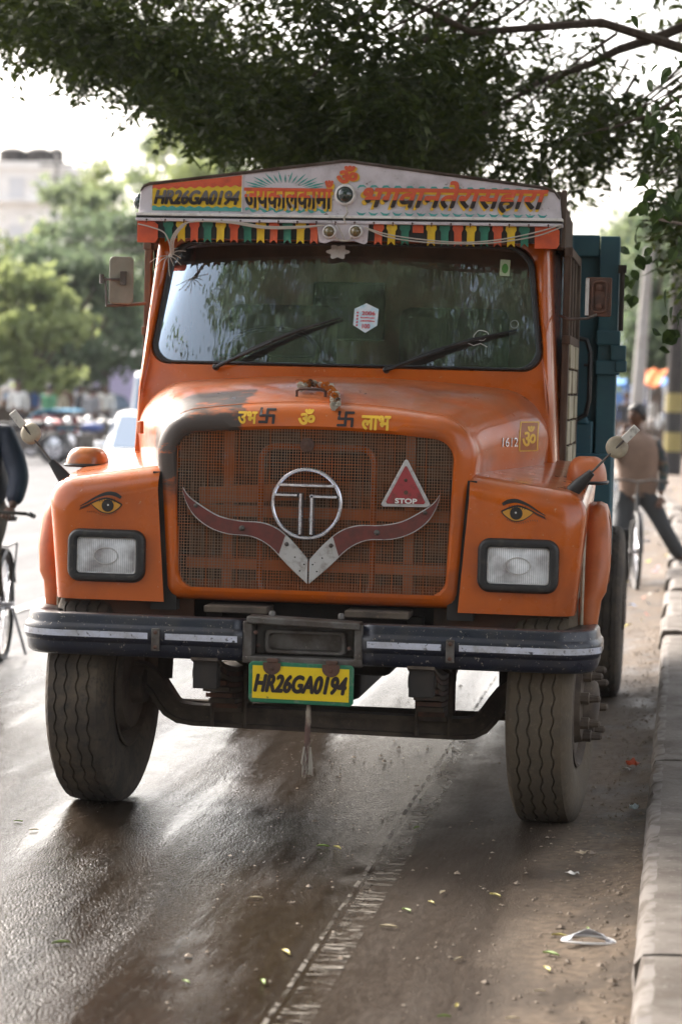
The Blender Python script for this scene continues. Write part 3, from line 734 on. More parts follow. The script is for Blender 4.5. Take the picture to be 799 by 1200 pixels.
# ---- number plate hanging under the bumper
PL = [(-.212,.535),(-.200,.520),(.200,.517),(.214,.530),(.214,.672),(.204,.683),(-.200,.686),(-.213,.674)]
g = G(); g.prism(PL, -.012, -.024); pl = g.build('number_plate', plate_g, truck, bevel=.004)
g = G(); g.prism([(-.196,.538),(.196,.535),(.196,.668),(-.196,.670)], -.0235, -.0262); g.build('plate_field', plate_y, pl)
paint('lettering', text2d('HR26GA0194', -.192,.190,.562,.638,.055,.28), lambda x,z,l: (x,-.0272-l*.00016,z), letter_d, pl)
for x in (-.118,.122):
    g = G(); hp = [(x-.036,.684)]+[(x+.036*math.cos(a),.668-.034*math.sin(a)) for a in [PI-PI*k/10 for k in range(11)]]+[(x+.036,.684)]
    g.prism(hp, -.027,-.031); tb = g.build('hanger_tab', rust, pl, bevel=.001)
    g = G(); g.box(x-.02,x+.025,-.034,.0,.684,.70); g.build('hanger_strap', rust, tb, bevel=.003)
    g = G(); g.lathe((x,-.031,.660),(0,-1,0),[(.008,0),(.005,.006)],6); g.build('bolt', rust, tb, smooth=0)
# frayed tassel below
g = G(); 
g.tube([(.030,.005,.52),(.030,.0,.44),(.026,-.002,.36)], [.008,.011,.010], 8)
for k in range(26):
    a = random.random()*2*PI; r_ = random.random()*.012
    x, y = .028+r_*math.cos(a), r_*math.sin(a); l = random.uniform(.09,.18); z = random.uniform(.34,.52)
    g.tube([(x,y,z),(x+random.uniform(-.006,.006),y,z-l*.5),(x+random.uniform(-.016,.014),y+random.uniform(-.01,.01),max(.225,z-l))], [.0028,.0024,.0012], 4)
ts = g.build('frayed_tassel', pm('dirty_tassel', (.13,.075,.06), .9, var=((.34,.28,.22), 18, .45, .65)), truck)
g = G()
for k in range(12):
    x = .028+random.uniform(-.014,.014); g.tube([(x,.0,.345),(x+random.uniform(-.01,.01),-.002,.28),(x+random.uniform(-.014,.014),0,random.uniform(.215,.25))],[.004,.0035,.0015],4)
g.build('tassel_end', pm('dirty_white_cloth', (.42,.38,.32), .9), ts)

# ---- cab front with the windscreen opening
def wy(x, z): return 1.0 + (z-1.88)*.27 - .085*(1-min(1, abs(x)/.95)**2)
wo = rrect(.862,.817,1.885,2.432,.085,.115, 10, 16)
N4 = len(wo)
def outer(k):    # outline of the cab front
    return rrect(.925-(1-k)*.02+.030,.885+.0,1.28,2.56,.02,.10, 10, 16)
oo = outer(1)
g = G(); rows = []
def lerp2(a, b_, t_): return (a[0]+(b_[0]-a[0])*t_, a[1]+(b_[1]-a[1])*t_)
rows.append([(x, wy(x,z)+.03, z) for x, z in wo])
rows.append([(x, wy(x,z)-.004, z) for x, z in [(1.012*x, 2.155+(z-2.155)*1.02) for x, z in wo]])
for t_, dy in ((.35,-.022),(.6,-.024),(.78,-.010),(.90,.020),(.97,.055),(1,.10)):
    rw = []
    for a, b_ in zip(wo, oo):
        x, z = lerp2(a, b_, t_); zz_ = max(z, 1.78); low = 1 if z < 1.8 else 0
        rw.append((x, wy(x, zz_)+dy + (1.80-z)*.06*low, z))
    rows.append(rw)
for y in (1.4, 1.8, 2.15): rows.append([(b_[0], y, b_[1]) for b_ in oo])
g.grid(rows, cv=True); cab = g.build('cab_shell', orange, truck, smooth=50)
g = G(); g.grid([[(x, wy(x,z)-.006, z) for x, z in [(x*s_, 2.158+(z-2.158)*s_) for x, z in wo]] for s_ in (1.004,)]*1 + [[(x, wy(x,z)-.014, z) for x, z in [(x*.992, 2.158+(z-2.158)*.985) for x, z in wo]], [(x, wy(x,z)-.010, z) for x, z in [(x*.978, 2.158+(z-2.158)*.962) for x, z in wo]], [(x, wy(x,z)+.01, z) for x, z in [(x*.972, 2.158+(z-2.158)*.955) for x, z in wo]]], cv=True)
g.build('windscreen_seal', rubber, cab)
g = G(); rows = []
for k in range(0, 15):
    s_ = max(.001, 1-k/14); rows.append([(x*.985*s_, wy(x*.985*s_, 2.158+(z-2.158)*.97*s_)+.002, 2.158+(z-2.158)*.97*s_) for x, z in wo])
g.grid(rows, cv=True); wsn = g.build('windscreen', windglass, cab, smooth=180)
def on_glass(x, z, l=0, off=.003): return (x, wy(x,z)+.002-off-l*.00016, z)
# stickers
HX = [(.093,2.165),(.148,2.140),(.146,2.068),(.095,2.035),(.040,2.068),(.042,2.140)]
paper = pm('pale_blue_sticker', (.45,.62,.72), .6, var=((.65,.7,.75), 40, .4, .6), var2=((.15,.45,.45), 60, .6, .7))
st = paint('permit_sticker', ([p for p in HX], [tuple(range(6))], [0]*6), lambda x,z,l: on_glass(x,z,l,.004), paper, cab)
red = pm('sticker_red', (.55,.04,.07), .6)
for s_, x0, x1, z0, z1 in (('2006',.075,.134,2.112,2.130),('100',.080,.114,2.054,2.074)):
    paint('lettering', text2d(s_, x0, x1, z0, z1, .03), lambda x,z,l: on_glass(x,z,l,.0055), red, st)
def marks(x0, x1, z, n, h_):      # print too small to read
    return [strip2d([(x0+(x1-x0)*(k+.15)/n, z+random.uniform(-.2,.2)*h_),(x0+(x1-x0)*(k+.85)/n, z+random.uniform(-.3,.3)*h_)],[h_*random.uniform(.5,1),h_*random.uniform(.4,1)]) for k in range(n)]
paint('small_print', merge2d(marks(.070,.132,2.101,9,.008)+marks(.070,.134,2.087,8,.008)+[strip2d([(.053,2.125-.014*k),(.060,2.122-.014*k)],[.009,.007]) for k in range(5)]), lambda x,z,l: on_glass(x,z,l,.0055), red, st)
st2 = paint('small_sticker', ([(.668,2.372),(.712,2.370),(.710,2.298),(.667,2.300)], [(0,1,2,3)], [0]*4), lambda x,z,l: on_glass(x,z,l,.004), pm('pale_green_sticker', (.42,.5,.33), .6), cab)
dv, df_ = disc2d(.69,2.332,.014,.022); paint('sticker_print', (dv,df_,[0]*20), lambda x,z,l: on_glass(x,z,l,.0055), pm('print_green', (.08,.25,.05), .6), st2)
blob = [(-.095+.047*1,2.40)]
bl = [(-.048+(.040+.008*math.cos(6*a))*math.cos(a)*1.12, 2.392+(.030+.006*math.cos(6*a))*math.sin(a)) for a in [2*PI*k/48 for k in range(48)]]
paint('white_sun_sticker', (bl, [tuple(range(48))], [0]*48), lambda x,z,l: on_glass(x,z,l,.004), white, cab)
dv = [strip2d([(.60+.03*math.cos(a)+.004*math.sin(3*a), 2.035+.022*math.sin(a)) for a in [2*PI*k/24 for k in range(25)]], [.003]*25), strip2d([(.742+.017*math.cos(a), 2.088+.017*math.sin(a)) for a in [2*PI*k/20 for k in range(21)]], [.002]*21), strip2d([(.545,2.0),(.57,1.99),(.60,2.0),(.63,1.985)],[.003]*4)]
paint('chalk_scribble', merge2d(dv), lambda x,z,l: on_glass(x,z,l,.004), pm('chalk', (.5,.48,.45), .8), cab)
# wipers
for (px, pz, tx, tz) in ((-.558,1.868,-.010,2.100),(.200,1.872,.755,2.062)):
    g = G(); A = Vector((px, wy(px,pz)-.045, pz)); T = Vector((tx, wy(tx,tz)-.022, tz)); m_ = A.lerp(T,.45)+Vector((0,-.02,.012))
    g.tube([A, A.lerp(T,.12)+Vector((0,-.012,.004)), m_], [.009,.008,.005], 8); wp = g.build('wiper', black, cab)
    g = G(); g.lathe(A+Vector((0,.03,0)),(0,-1,.1),[(.014,0),(.014,.03),(.008,.036)],12); g.build('wiper_pivot', black, wp)
    s0 = A.lerp(T,.18)+Vector((0,.0,.012))
    g = G(); g.tube([s0, s0.lerp(T,.25)+Vector((0,-.004,.008)), s0.lerp(T,.6)+Vector((0,-.002,.012)), T], [.008,.0115,.010,.004], 6); g.build('wiper_blade', rubber, wp)
# cab inside
g = G(); g.box(-.90,.90,2.02,2.05,1.4,2.5); g.box(-.90,.90,1.25,2.05,2.48,2.5); g.build('cab_lining', backm, cab)
g = G(); g.box(-.30,.05,1.985,2.015,2.02,2.30); g.build('rear_window_cover', seatm, cab, bevel=.01)
g = G(); g.box(-.85,.85,1.12,1.45,1.70,1.885); g.build('dashboard', seatm, cab, bevel=.02)
g = G(); n=36
for rr_, hh in ((.0,0),): pass
sc_ = Vector((-.42,1.42,1.93)); ax = Vector((0,-.55,.83)).normalized(); u_ = Vector((1,0,0)); v_ = ax.cross(u_)
g.tube([sc_+(u_*math.cos(2*PI*k/n)+v_*math.sin(2*PI*k/n))*.235 for k in range(n)], .012, 8, closed=True)
sw = g.build('steering_wheel', black, cab)
g = G()
for a in (0, PI, PI*1.5): g.tube([sc_, sc_+(u_*math.cos(a)+v_*math.sin(a))*.235], .008, 6)
g.tube([sc_, sc_-ax*.3], .018, 8); g.build('steering_column', black, sw)
for x in (-.42,.40):
    g = G(); g.box(x-.26,x+.26,1.80,1.90,1.62,2.18); g.box(x-.26,x+.26,1.45,1.85,1.5,1.66); g.build('cab_seat', seatm, cab, bevel=.05)
# ---- cab sides: posts and cream panels
for sx in (-1, 1):
    X = .958
    for y in (1.29, 1.56, 1.84, 2.11):
        g = G(); g.box(sx*(X-.02),sx*(X+(.012 if y < 2 else .020)),y-.022,y+.022,1.30,2.44); g.build('side_post', wood, cab, bevel=.004)
    for i, (y0, y1) in enumerate(((1.325,1.525),(1.595,1.805),(1.875,2.075))):
        for j in range(6):
            z0 = 1.33+.115*j; g = G(); g.box(sx*(X-.02),sx*(X+.016+.005*((i+j)%2)),y0-.012,y1+.012,z0,z0+.105); g.build('side_panel', cream, cab, bevel=.004)
        g = G(); g.box(sx*(X-.03),sx*(X-.02),y0,y1,2.02,2.40); g.build('side_window', windglass, cab)
    for z in (1.30, 2.03, 2.42):
        g = G(); g.box(sx*(X-.02),sx*(X+.018),1.26,2.14,z-.02,z+.02); g.build('side_rail', wood, cab, bevel=.004)

# ---- roof board
BY = .93
RB = [(-.925,2.540),(-.915,2.640),(-.900,2.662),(-.875,2.672),(-.02,2.780),(.01,2.780),(.86,2.676),(.905,2.660),(.928,2.630),(.938,2.540)]
g = G(); g.prism(RB, BY, BY+.05); rb = g.build('roof_board', lilac, truck, bevel=.004)
g = G(); top = RB[1:-1]
rows = [[(x, BY-.004, z-.008) for x, z in top],[(x, BY-.008, z+.004) for x, z in top],[(x, BY+.055, z+.006) for x, z in top]]
g.grid(rows); g.build('board_trim', greysteel, rb, smooth=30, solid=.003)
for z0, z1, y0, m_ in ((2.530,2.542,.905,white),(2.520,2.530,.912,black),(2.506,2.519,.902,lilac)):
    g = G(); g.box(-.93,.945,y0,.975,z0,z1); g.build('board_rail', m_, rb, bevel=.0015)
# cab roof behind the board
g = G(); RF = [(-.90,2.50),(-.90,2.64),(0,2.75),(.90,2.64),(.90,2.50)]; g.prism(RF, .985, 2.2); g.build('cab_roof', wood, truck)
for sx in (-1, 1):
    for k in range(5):
        y0 = .985+.245*k; zt = 2.665-.012*k+random.uniform(-.01,.01)
        g = G(); g.box(sx*.895,sx*((.932 if sx > 0 else .908)+random.uniform(-.004,.006)),y0,y0+.238,2.43+random.uniform(-.01,.01),zt); g.build('plank', wood, truck, bevel=.004)
    if sx > 0: g = G(); g.box(sx*.933,sx*.955,.985,1.03,2.42,2.67); g.build('corner_post', wood, truck, bevel=.004)
def onb(k): return lambda x, z, l: (x, BY-.0018-.0017*k-l*.00016, z)
def rect2(x0,x1,z0,z1): return ([(x0,z0),(x1,z0),(x1,z1),(x0,z1)], [(0,1,2,3)], [0]*4)
def wavy(x0, x1, zf, zw, amp, n, k=0):
    """band between a straight edge zf and a scalloped edge zw"""
    xs = [x0+(x1-x0)*i/(n*6) for i in range(n*6+1)]
    v = []; f = []
    for i, x in enumerate(xs): v += [(x, zf), (x, zw+amp*math.sin(2*PI*i/6))]
    for i in range(len(xs)-1): f.append((2*i,2*i+1,2*i+3,2*i+2))
    return (v, f, [0]*len(v))
# number panel
paint('number_panel', rect2(-.862,-.462,2.556,2.672+.0), onb(0), yellow, rb)
v = [(-.862+.40*i/60, (2.676+.016*0)+(i/60)*.045) for i in range(61)]
vv = []; ff = []
for i, (x, z) in enumerate(v): vv += [(x, 2.668+.048*i/60-.004), (x, 2.648+.018*i/60+.004*math.sin(i*2*PI/6))]
ff = [(2*i,2*i+1,2*i+3,2*i+2) for i in range(60)]
# widen the yellow up to the slanted red band
vy = [(-.862,2.67),(-.462,2.67),(-.462,2.712),(-.862,2.666)]
paint('number_panel', (vy,[(0,1,2,3)],[0]*4), onb(0), yellow, rb)
paint('painted_band', (vv, ff, [0]*len(vv)), onb(1), letter_r, rb)
paint('painted_band', wavy(-.862,-.462,2.554,2.572,.0035,10), onb(1), letter_t, rb)
paint('lettering', text2d('HR26GA0194', -.855,-.470,2.580,2.645,.06,.28), onb(2), letter_d, rb, split=(2.613, letter_grey))
paint('panel_border', (merge2d([strip2d([(-.460,2.552),(-.460,2.716)],[.004,.004]), strip2d([(-.866,2.552),(-.866,2.668)],[.003,.003])])), onb(1), white, rb)
# first motto with rays and waves
paint('painted_wave', merge2d([strip2d([(-.445+.37*i/50, 2.564+.006*math.sin(i*.9)-.002) for i in range(51)], [.010+.004*math.sin(i*1.8) for i in range(51)])]), onb(0), letter_t, rb)
paint('lettering_shadow', text2d('जयकालकामाँ', -.443,-.050,2.557,2.682,.03), onb(1), letter_y, rb)
paint('lettering', text2d('जयकालकामाँ', -.452,-.056,2.568,2.696,.022), onb(2), letter_d, rb, split=(2.617, letter_r))
rays = []
for k in range(17):
    a = PI*.12+PI*.76*k/16; cx0, cz0 = -.27, 2.640; e = 1.9
    r1, r2 = .042, .078+.012*(k % 2)
    p0 = (cx0+math.cos(a)*r1*2.4, cz0+math.sin(a)*r1); p1 = (cx0+math.cos(a)*r2*2.3, min(cz0+math.sin(a)*r2, 2.742))
    pm_ = ((p0[0]+p1[0])/2, (p0[1]+p1[1])/2); rays.append(strip2d([p0, pm_, p1], [.001,.008,.001]))
paint('painted_rays', merge2d(rays), onb(0), letter_t, rb)
paint('lettering_shadow', text2d('ॐ', -.045,.058,2.680,2.756,.08), onb(1), letter_y, rb)
paint('lettering', text2d('ॐ', -.043,.050,2.682,2.760,.055), onb(2), letter_r, rb)
# second motto
def shw(vf, s_, z0):
    v, f, l = vf; return [(x+(z-z0)*s_, z) for x, z in v], f, l
wv_ = []
for k in range(16):
    x = .07+.0525*k
    for zc, sg in ((2.668-.0006*k,1),(2.554,-1)):
        wv_.append(strip2d([(x-.022,zc-.006*sg),(x-.010,zc+.004*sg),(x+.006,zc+.005*sg),(x+.020,zc-.003*sg)],[.002,.010,.009,.001]))
paint('painted_wave', merge2d(wv_), onb(0), letter_t, rb)
paint('lettering_shadow', shw(text2d('भगवानतेरासहारा', .038,.848,2.552,2.684,.012), .35, 2.56), onb(1), letter_y, rb)
paint('lettering', shw(text2d('भगवानतेरासहारा', .050,.850,2.562,2.698,.030), .30, 2.56), onb(3), letter_d, rb, split=(2.612, letter_r))
# lamps on the board
def lamp(x, z, r_, gm_, y=BY, nm='roof_lamp'):
    g = G(); g.lathe((x,y,z),(0,-1,0),[(r_*1.28,0),(r_*1.28,.012),(r_*1.15,.022),(r_*.98,.024),(r_*.96,.010)],28,capend=False); o = g.build(nm, white, truck)
    g = G(); g.lathe((x,y,z),(0,-1,0),[(r_*.98,.010),(r_*.93,.020),(r_*.75,.029),(r_*.45,.036),(r_*.12,.039),(.0005,.039)],24,capend=False); g.build('lamp_glass', gm_, o)
lamp(-.003,2.632,.037,glassy)
g = G(); g.tube([(0,.925,2.585),(.012,.905,2.555),(-.004,.9,2.53),(.006,.9,2.505)], .004, 6); g.build('cable', cable_m, truck)
# centre plate and two small lamps under the rail
g = G(); CP = [(-.125,2.508),(.105,2.508),(.100,2.425),(.085,2.418),(.04,2.432),(.0,2.428),(-.05,2.432),(-.085,2.420),(-.112,2.424)]; g.prism(CP, .912, .920); g.build('lamp_plate', lilac, truck, bevel=.001)
lamp(-.066,2.470,.024,glassy_y,.912,'small_lamp'); lamp(.050,2.472,.024,glassy_y,.912,'small_lamp')
g = G(); g.tube([(-.04,.905,2.445),(-.01,.9,2.43),(.02,.9,2.432),(.04,.905,2.45)], .004, 6); g.tube([(-.03,.9,2.50),(-.01,.895,2.46),(.0,.9,2.435)], .003, 6); g.build('cable', cable_m, truck)
# side lamp at the board's end
g = G(); g.lathe((-.925,1.02,2.598),(-1,-.25,0),[(.036,0),(.036,.02),(.028,.034),(.012,.042)],20); g.build('end_lamp', glassy, truck)
# tin flags
flag_mats = {'g': green, 'y': yellow, 'r': redor}
def flag(x, m_, w_=.033, stub=False, zt=2.507):
    zb = 2.415 if not stub else 2.472
    sh = w_*.72
    P = [(-w_/2,zb),(0,zb+.017),(w_/2,zb),(w_/2,zt-.030),(sh,zt-.018),(sh*.9,zt),(-sh*.9,zt),(-sh,zt-.018),(-w_/2,zt-.030)]
    if stub: P = [(-sh,zb),(sh,zb),(sh,zt-.01),(sh*.8,zt),(-sh*.8,zt),(-sh,zt-.01)]
    g = G(); g.prism([(a, b_-zt) for a, b_ in P], -.0012, .0012)
    o = g.build('flag', m_, truck, smooth=0); o.location = (x, .9215+random.uniform(-.002,.002), zt); o.rotation_euler = (R(random.uniform(-5,5)), R(random.uniform(-1.5,1.5)), R(random.uniform(-5,5))); return o
seq = 'gyr'*4
for k in range(12): flag(-.787+.0592*k, flag_mats[seq[k]])
seq = 'rygrygrygryg'
for k in range(12): flag(.148+.0575*k, flag_mats[seq[k]], stub=(k == 3))
for x0, x1 in ((-.925,-.832),(.826,.932)):
    g = G(); g.prism([(x0,2.412),(x1-.01,2.412),(x1,2.43),(x1,2.49),(x1-.02,2.506),(x0,2.506)], .918, .923); g.build('tin_panel', redor, truck, bevel=.001)
g = G(); g.box(-.93,.94,.930,.955,2.435,2.508); g.build('shadow_board', black, truck)  # black board stands in for the shade between the flags
# bolts along the white rail
for k in range(22):
    if k % 2 == 0 or True:
        g = G() if k == 0 else g
        x = -.88+.084*k; g.lathe((x,.903,2.512),(0,-1,0),[(.005,0),(.003,.007)],6); g.tube([(x,.900,2.512),(x,.897,2.498)],.0022,4)
rv = g.build('rail_hooks', rust, rb); rv['kind'] = 'stuff'
# loose cables
def cable(pts, r_=.0032):
    g = G(); P = []
    for i in range(len(pts)-1):
        p0 = pts[max(i-1,0)]; p1 = pts[i]; p2 = pts[i+1]; p3 = pts[min(i+2,len(pts)-1)]
        for k in range(6):
            t_ = k/6; P.append(tuple(.5*((2*p1[c])+(-p0[c]+p2[c])*t_+(2*p0[c]-5*p1[c]+4*p2[c]-p3[c])*t_*t_+(-p0[c]+3*p1[c]-3*p2[c]+p3[c])*t_**3) for c in (0,1,2)))
    P.append(pts[-1]); g.tube(P, r_, 6); return g.build('cable', cable_m, truck)
for o_ in (0, .007, .014):
    cable([(-.775+o_,.93,2.36),(-.770+o_,.905,2.42),(-.735+o_,.895,2.475),(-.68+o_,.893,2.502+o_*.3),(-.5,.893,2.507-o_*.5),(-.35,.893,2.488-o_*.6),(-.2,.893,2.49-o_*.5),(-.09,.893,2.497)])
cable([(-.92,.912,2.492),(-.86,.900,2.478),(-.80,.90,2.455),(-.775,.91,2.40),(-.77,.93,2.35)])
for o_ in (0, .011):
    cable([(.09,.893,2.490),(.19,.893,2.462-o_),(.34,.893,2.442-o_),(.52,.893,2.432-o_*.6),(.68,.893,2.447-o_),(.84,.893,2.482-o_*1.5),(.94,.90,2.515-o_)])
for k in range(9):
    a = R(200+25*k); L_ = random.uniform(.05,.13)
    cable([(-.785,.935,2.355),(-.785+.5*L_*math.cos(a),.92,2.355+.5*L_*math.sin(a)+.01),(-.785+L_*math.cos(a),.93,2.355+L_*math.sin(a))], .0018)

# ---- mirrors
g = G(); g.prism(rrect(.054,.054,-.106,.106,.022,.022,5,2), -.012, .012); ml = g.build('wing_mirror', pm('mirror_back_grey', (.27,.25,.20), .5, var=((.19,.17,.13),8,.4,.7)), truck, bevel=.005); ml.location = (-1.012,1.0,2.246); ml.rotation_euler = (0,0,R(14))
g = G(); g.tube([(-1.075,.985,2.135),(-1.08,.98,2.26)], .005, 6); g.tube([(-.93,1.12,2.150),(-.99,1.02,2.138),(-1.078,.985,2.134)], .0075, 8); g.tube([(-1.10,.975,2.248),(-1.01,.975,2.25)], .006, 6); g.lathe((-1.095,.975,2.23),(0,0,1),[(.010,0),(.010,.04)],10); g.box(-1.01,-.985,.970,.985,2.225,2.285)
a_ = g.build('mirror_arm', greysteel, truck)
g = G(); g.prism(rrect(.056,.056,-.085,.085,.008,.008,3,2), -.010, .010); mr_ = g.build('wing_mirror', rust, truck, bevel=.003); mr_.location = (1.105,1.0,2.212); mr_.rotation_euler = (0,0,R(-8))
g = G(); g.tube([(x+.006,-.013,z) for x, z in rrect(.030,.030,-.066,.066,.018,.018,4,2)], .006, 6, closed=True); g.lathe((.006,-.012,.04),(0,-1,0),[(.014,0),(.014,.01),(.006,.014)],8); g.lathe((.006,-.012,-.04),(0,-1,0),[(.014,0),(.014,.01),(.006,.014)],8); g.build('mirror_clamp', rust, mr_)
g = G(); g.box(-.056,-.040,-.016,-.010,-.08,.08); g.build('mirror_edge', silver, mr_)
g = G(); g.tube([(.93,1.2,2.135),(.98,1.05,2.115),(1.06,.985,2.118),(1.10,.98,2.135)], .006, 8); g.build('mirror_arm', greysteel, truck)

# ---- cargo body: blue steel bulkhead, tall frame, hinges, side boards
g = G(); g.box(-1.13,1.13,2.36,2.40,1.02,2.50); body = g.build('cargo_bulkhead', blue, truck)
for x0, x1 in ((-1.155,-1.06),(1.06,1.155),(.86,.93),(-.93,-.86)):
    g = G(); g.box(x0,x1,2.30,2.42,1.02,2.56); g.build('cargo_post', blue, body, bevel=.006)
for z0, z1 in ((2.46,2.565),(1.02,1.10)):
    g = G(); g.box(-1.055,1.055,2.31,2.41,z0,z1); g.build('cargo_rail', blue, body, bevel=.006)
g = G(); g.box(1.055,1.17,2.27,2.31,2.03,2.10); g.box(1.055,1.17,2.27,2.31,1.885,1.955); g.box(1.125,1.20,2.262,2.30,1.955,2.03); g.box(1.15,1.205,2.26,2.30,1.90,1.955); g.build('hinge_bracket', blue, body, bevel=.006)
g = G(); g.tube([(1.17,2.29,2.10),(1.17,2.29,2.40)], .012, 8); g.box(1.15,1.19,2.28,2.30,2.38,2.42); g.build('hinge_pin', dark, body)
g = G(); g.box(.95,1.05,2.30,2.33,1.12,1.66); g.prism([(.97,1.64),(1.03,1.64),(1.02,1.68),(.98,1.68)],2.29,2.33); g.build('cargo_panel', blue, body, bevel=.01)
g = G(); g.tube([(.965,2.2,2.06),(1.01,2.2,2.05),(1.03,2.2,1.99),(1.03,2.2,1.76),(1.015,2.2,1.69),(.965,2.2,1.66)], .012, 8); g.tube([(1.0,2.2,1.93),(1.03,2.2,1.93)], .008, 6); g.build('grab_handle', black, truck)
for sx in (-1, 1):
    g = G(); g.box(sx*.99,sx*1.01,2.43,6.4,1.02,2.30); sbd = g.build('cargo_side', blue, body)
    for k in range(9):
        y = 2.5+.46*k; g = G(); g.box(sx*1.012,sx*1.04,y,y+.07,1.02,2.34); g.build('side_rib', blue, sbd, bevel=.004)
g = G(); g.box(-.985,.985,2.43,6.4,1.02,1.08); g.box(-.985,.985,6.36,6.4,1.08,2.3); g.build('cargo_floor', wood, body)
g = G(); g.box(.90,1.15,2.25,2.6,.98,1.5); g.build('fuel_tank_guard', blue, body, bevel=.01)
# ---- chassis
for x in (-.42,.42):
    g = G(); g.box(x-.035,x+.035,.30,6.5,.66,.86); g.build('chassis_rail', dark, truck, bevel=.005)
for y in (.35, 1.4, 2.6, 4.2, 5.6, 6.3):
    g = G(); g.box(-.385,.385,y,y+.1,.70,.82); g.build('chassis_crossmember', dark, truck, bevel=.01)
g = G(); g.box(-.60,.60,.33,.35,.76,.93); g.build('gap_shade_sheet', dark, truck)  # dark sheet added to shade the bright gap above the bumper
for x in (-.30,.28):
    g = G(); g.box(x-.13,x+.13,.12,.30,.862,.890); g.build('bumper_bracket', steel_mud, truck, bevel=.004)
for x in (-.136,.146):
    g = G(); g.lathe((x,.06,.862),(0,0,1),[(.014,0),(.014,.016),(.009,.022)],8); g.build('bumper_bolt', greysteel, truck)
g = G(); g.box(-.36,.12,.9,1.8,.42,.80); g.box(-.30,.30,.5,1.5,.58,.80); g.lathe((0,.5,.68),(0,1,0),[(.12,0),(.14,.2),(.1,.9)],16); g.build('engine_sump', dark, truck, bevel=.03)
g = G(); g.tube([(0,2.0,.62),(0,5.0,.55)], .05, 10); g.build('drive_shaft', dark, truck)
# beam axle
AP = [(-.84,.55),(-.79,.54),(-.755,.52),(-.72,.485),(-.69,.44),(-.66,.40),(-.62,.378),(-.56,.370),(-.3,.368),(.3,.362),(.58,.360),(.64,.365),(.68,.385),(.71,.42),(.74,.465),(.77,.505),(.81,.535),(.88,.55)]
g = G()
for dz, hh, hw_ in ((.036,.009,.045),(0,.030,.014),(-.036,.009,.045)):
    rows = []
    for i, (x, z) in enumerate(AP):
        a = AP[max(i-1,0)]; c = AP[min(i+1,len(AP)-1)]; tx, tz = c[0]-a[0], c[1]-a[1]; l = math.hypot(tx,tz); nx, nz_ = -tz/l, tx/l
        rows.append([(x+nx*(dz+s_*hh), .62+q_*hw_, z+nz_*(dz+s_*hh)) for s_, q_ in ((-1,-1),(1,-1),(1,1),(-1,1))])
    g.grid(rows, cv=True); g.add(rows[0]+rows[-1], [(0,1,2,3),(4,5,6,7)])
axle = g.build('front_axle', steel_mud, truck, smooth=30)
for x in (-.40,.48):
    ls = None
    for k in range(8):
        L_ = .62-.065*k; g = G(); rows = []
        for j in range(9):
            u_ = -1+2*j/8; y = .62+u_*L_; z = .585-.0225*k+.10*(u_*L_)**2/.38-.0
            rows.append([(x-.055,y,z-.009),(x+.055,y,z-.009),(x+.055,y,z+.009),(x-.055,y,z+.009)])
        g.grid(rows, cv=True); g.add(rows[0]+rows[-1],[(0,1,2,3),(4,5,6,7)])
        o = g.build('leaf_spring' if k == 0 else 'spring_leaf', rust if k % 2 else steel_mud, truck if k == 0 else ls, smooth=30)
        if k == 0: ls = o
    for dy in (-.07,.07):
        g = G(); g.tube([(x-.07,.62+dy,.33),(x-.07,.62+dy,.60),(x-.03,.62+dy,.625),(x+.03,.62+dy,.625),(x+.07,.62+dy,.60),(x+.07,.62+dy,.33)], .010, 6); g.build('u_bolt', steel_mud, ls)
    g = G(); g.box(x-.06,x+.06,.53,.71,.395,.42); g.build('spring_seat', steel_mud, ls, bevel=.004)
    g = G(); g.box(x-.05,x+.05,.02,.10,.56,.70); g.lathe((x-.055,.06,.62),(1,0,0),[(.03,0),(.03,.11)],12); g.build('spring_shackle', dark, ls, bevel=.004)
    g = G(); g.tube([(x+.30*(1 if x > 0 else -1),.64,.52),(x+.29*(1 if x > 0 else -1),.66,.80)], [.034,.03], 10); g.build('shock_absorber', dark, truck)
g = G(); g.tube([(-.80,.86,.385),(.84,.86,.385)], .018, 8); g.build('tie_rod', steel_mud, truck)

# ---- wheels
def tyre_geo(seed=0):
    """tyre round the x axis, centred on the origin; zigzag grooves cut into the tread"""
    g = G(); NT = 216; Rr = .512; W2 = .125
    side = [(-.100,.262),(-.116,.285),(-.128,.335),(-.134,.385),(-.132,.430),(-.125,.468),(-.115,.490)]
    grooves = [-.070,-.024,.024,.070]; gw = .0030; dep = .008
    cols = [('e',-.103,.503)]
    for gx in grooves: cols += [('z',gx,-gw*1.35,0),('z',gx,-gw*.75,1),('z',gx,gw*.75,1),('z',gx,gw*1.35,0)]
    cols += [('e',.103,.503)]
    rows = []
    for k in range(NT):
        a = 2*PI*k/NT; ph = k % 6; zig = .0048*(1 if ph in (1,2) else -1 if ph in (4,5) else 0)+.0015*math.sin(k*.37)
        r = []
        for x, rr_ in side: r.append((x, rr_))
        # shoulder with fine lateral cuts
        cut = -.006 if (k % 4 == 0) else 0
        r.append((-.109,.498+cut))
        for c in cols:
            if c[0] == 'e': r.append((c[1], c[2]+.002+cut*.8))
            else:
                x = c[1]+c[2]+zig; rad = Rr-.0022*(x/.1)**2*1.0 - .004*(abs(x)/.11)**3 - (dep if c[3] else 0); r.append((x, rad))
        r.append((.109,.498+cut))
        for x, rr_ in reversed(side): r.append((-x, rr_))
        rows.append([(x, rad*math.cos(a), rad*math.sin(a)) for x, rad in r])
    g.grid(rows, cu=True); return g
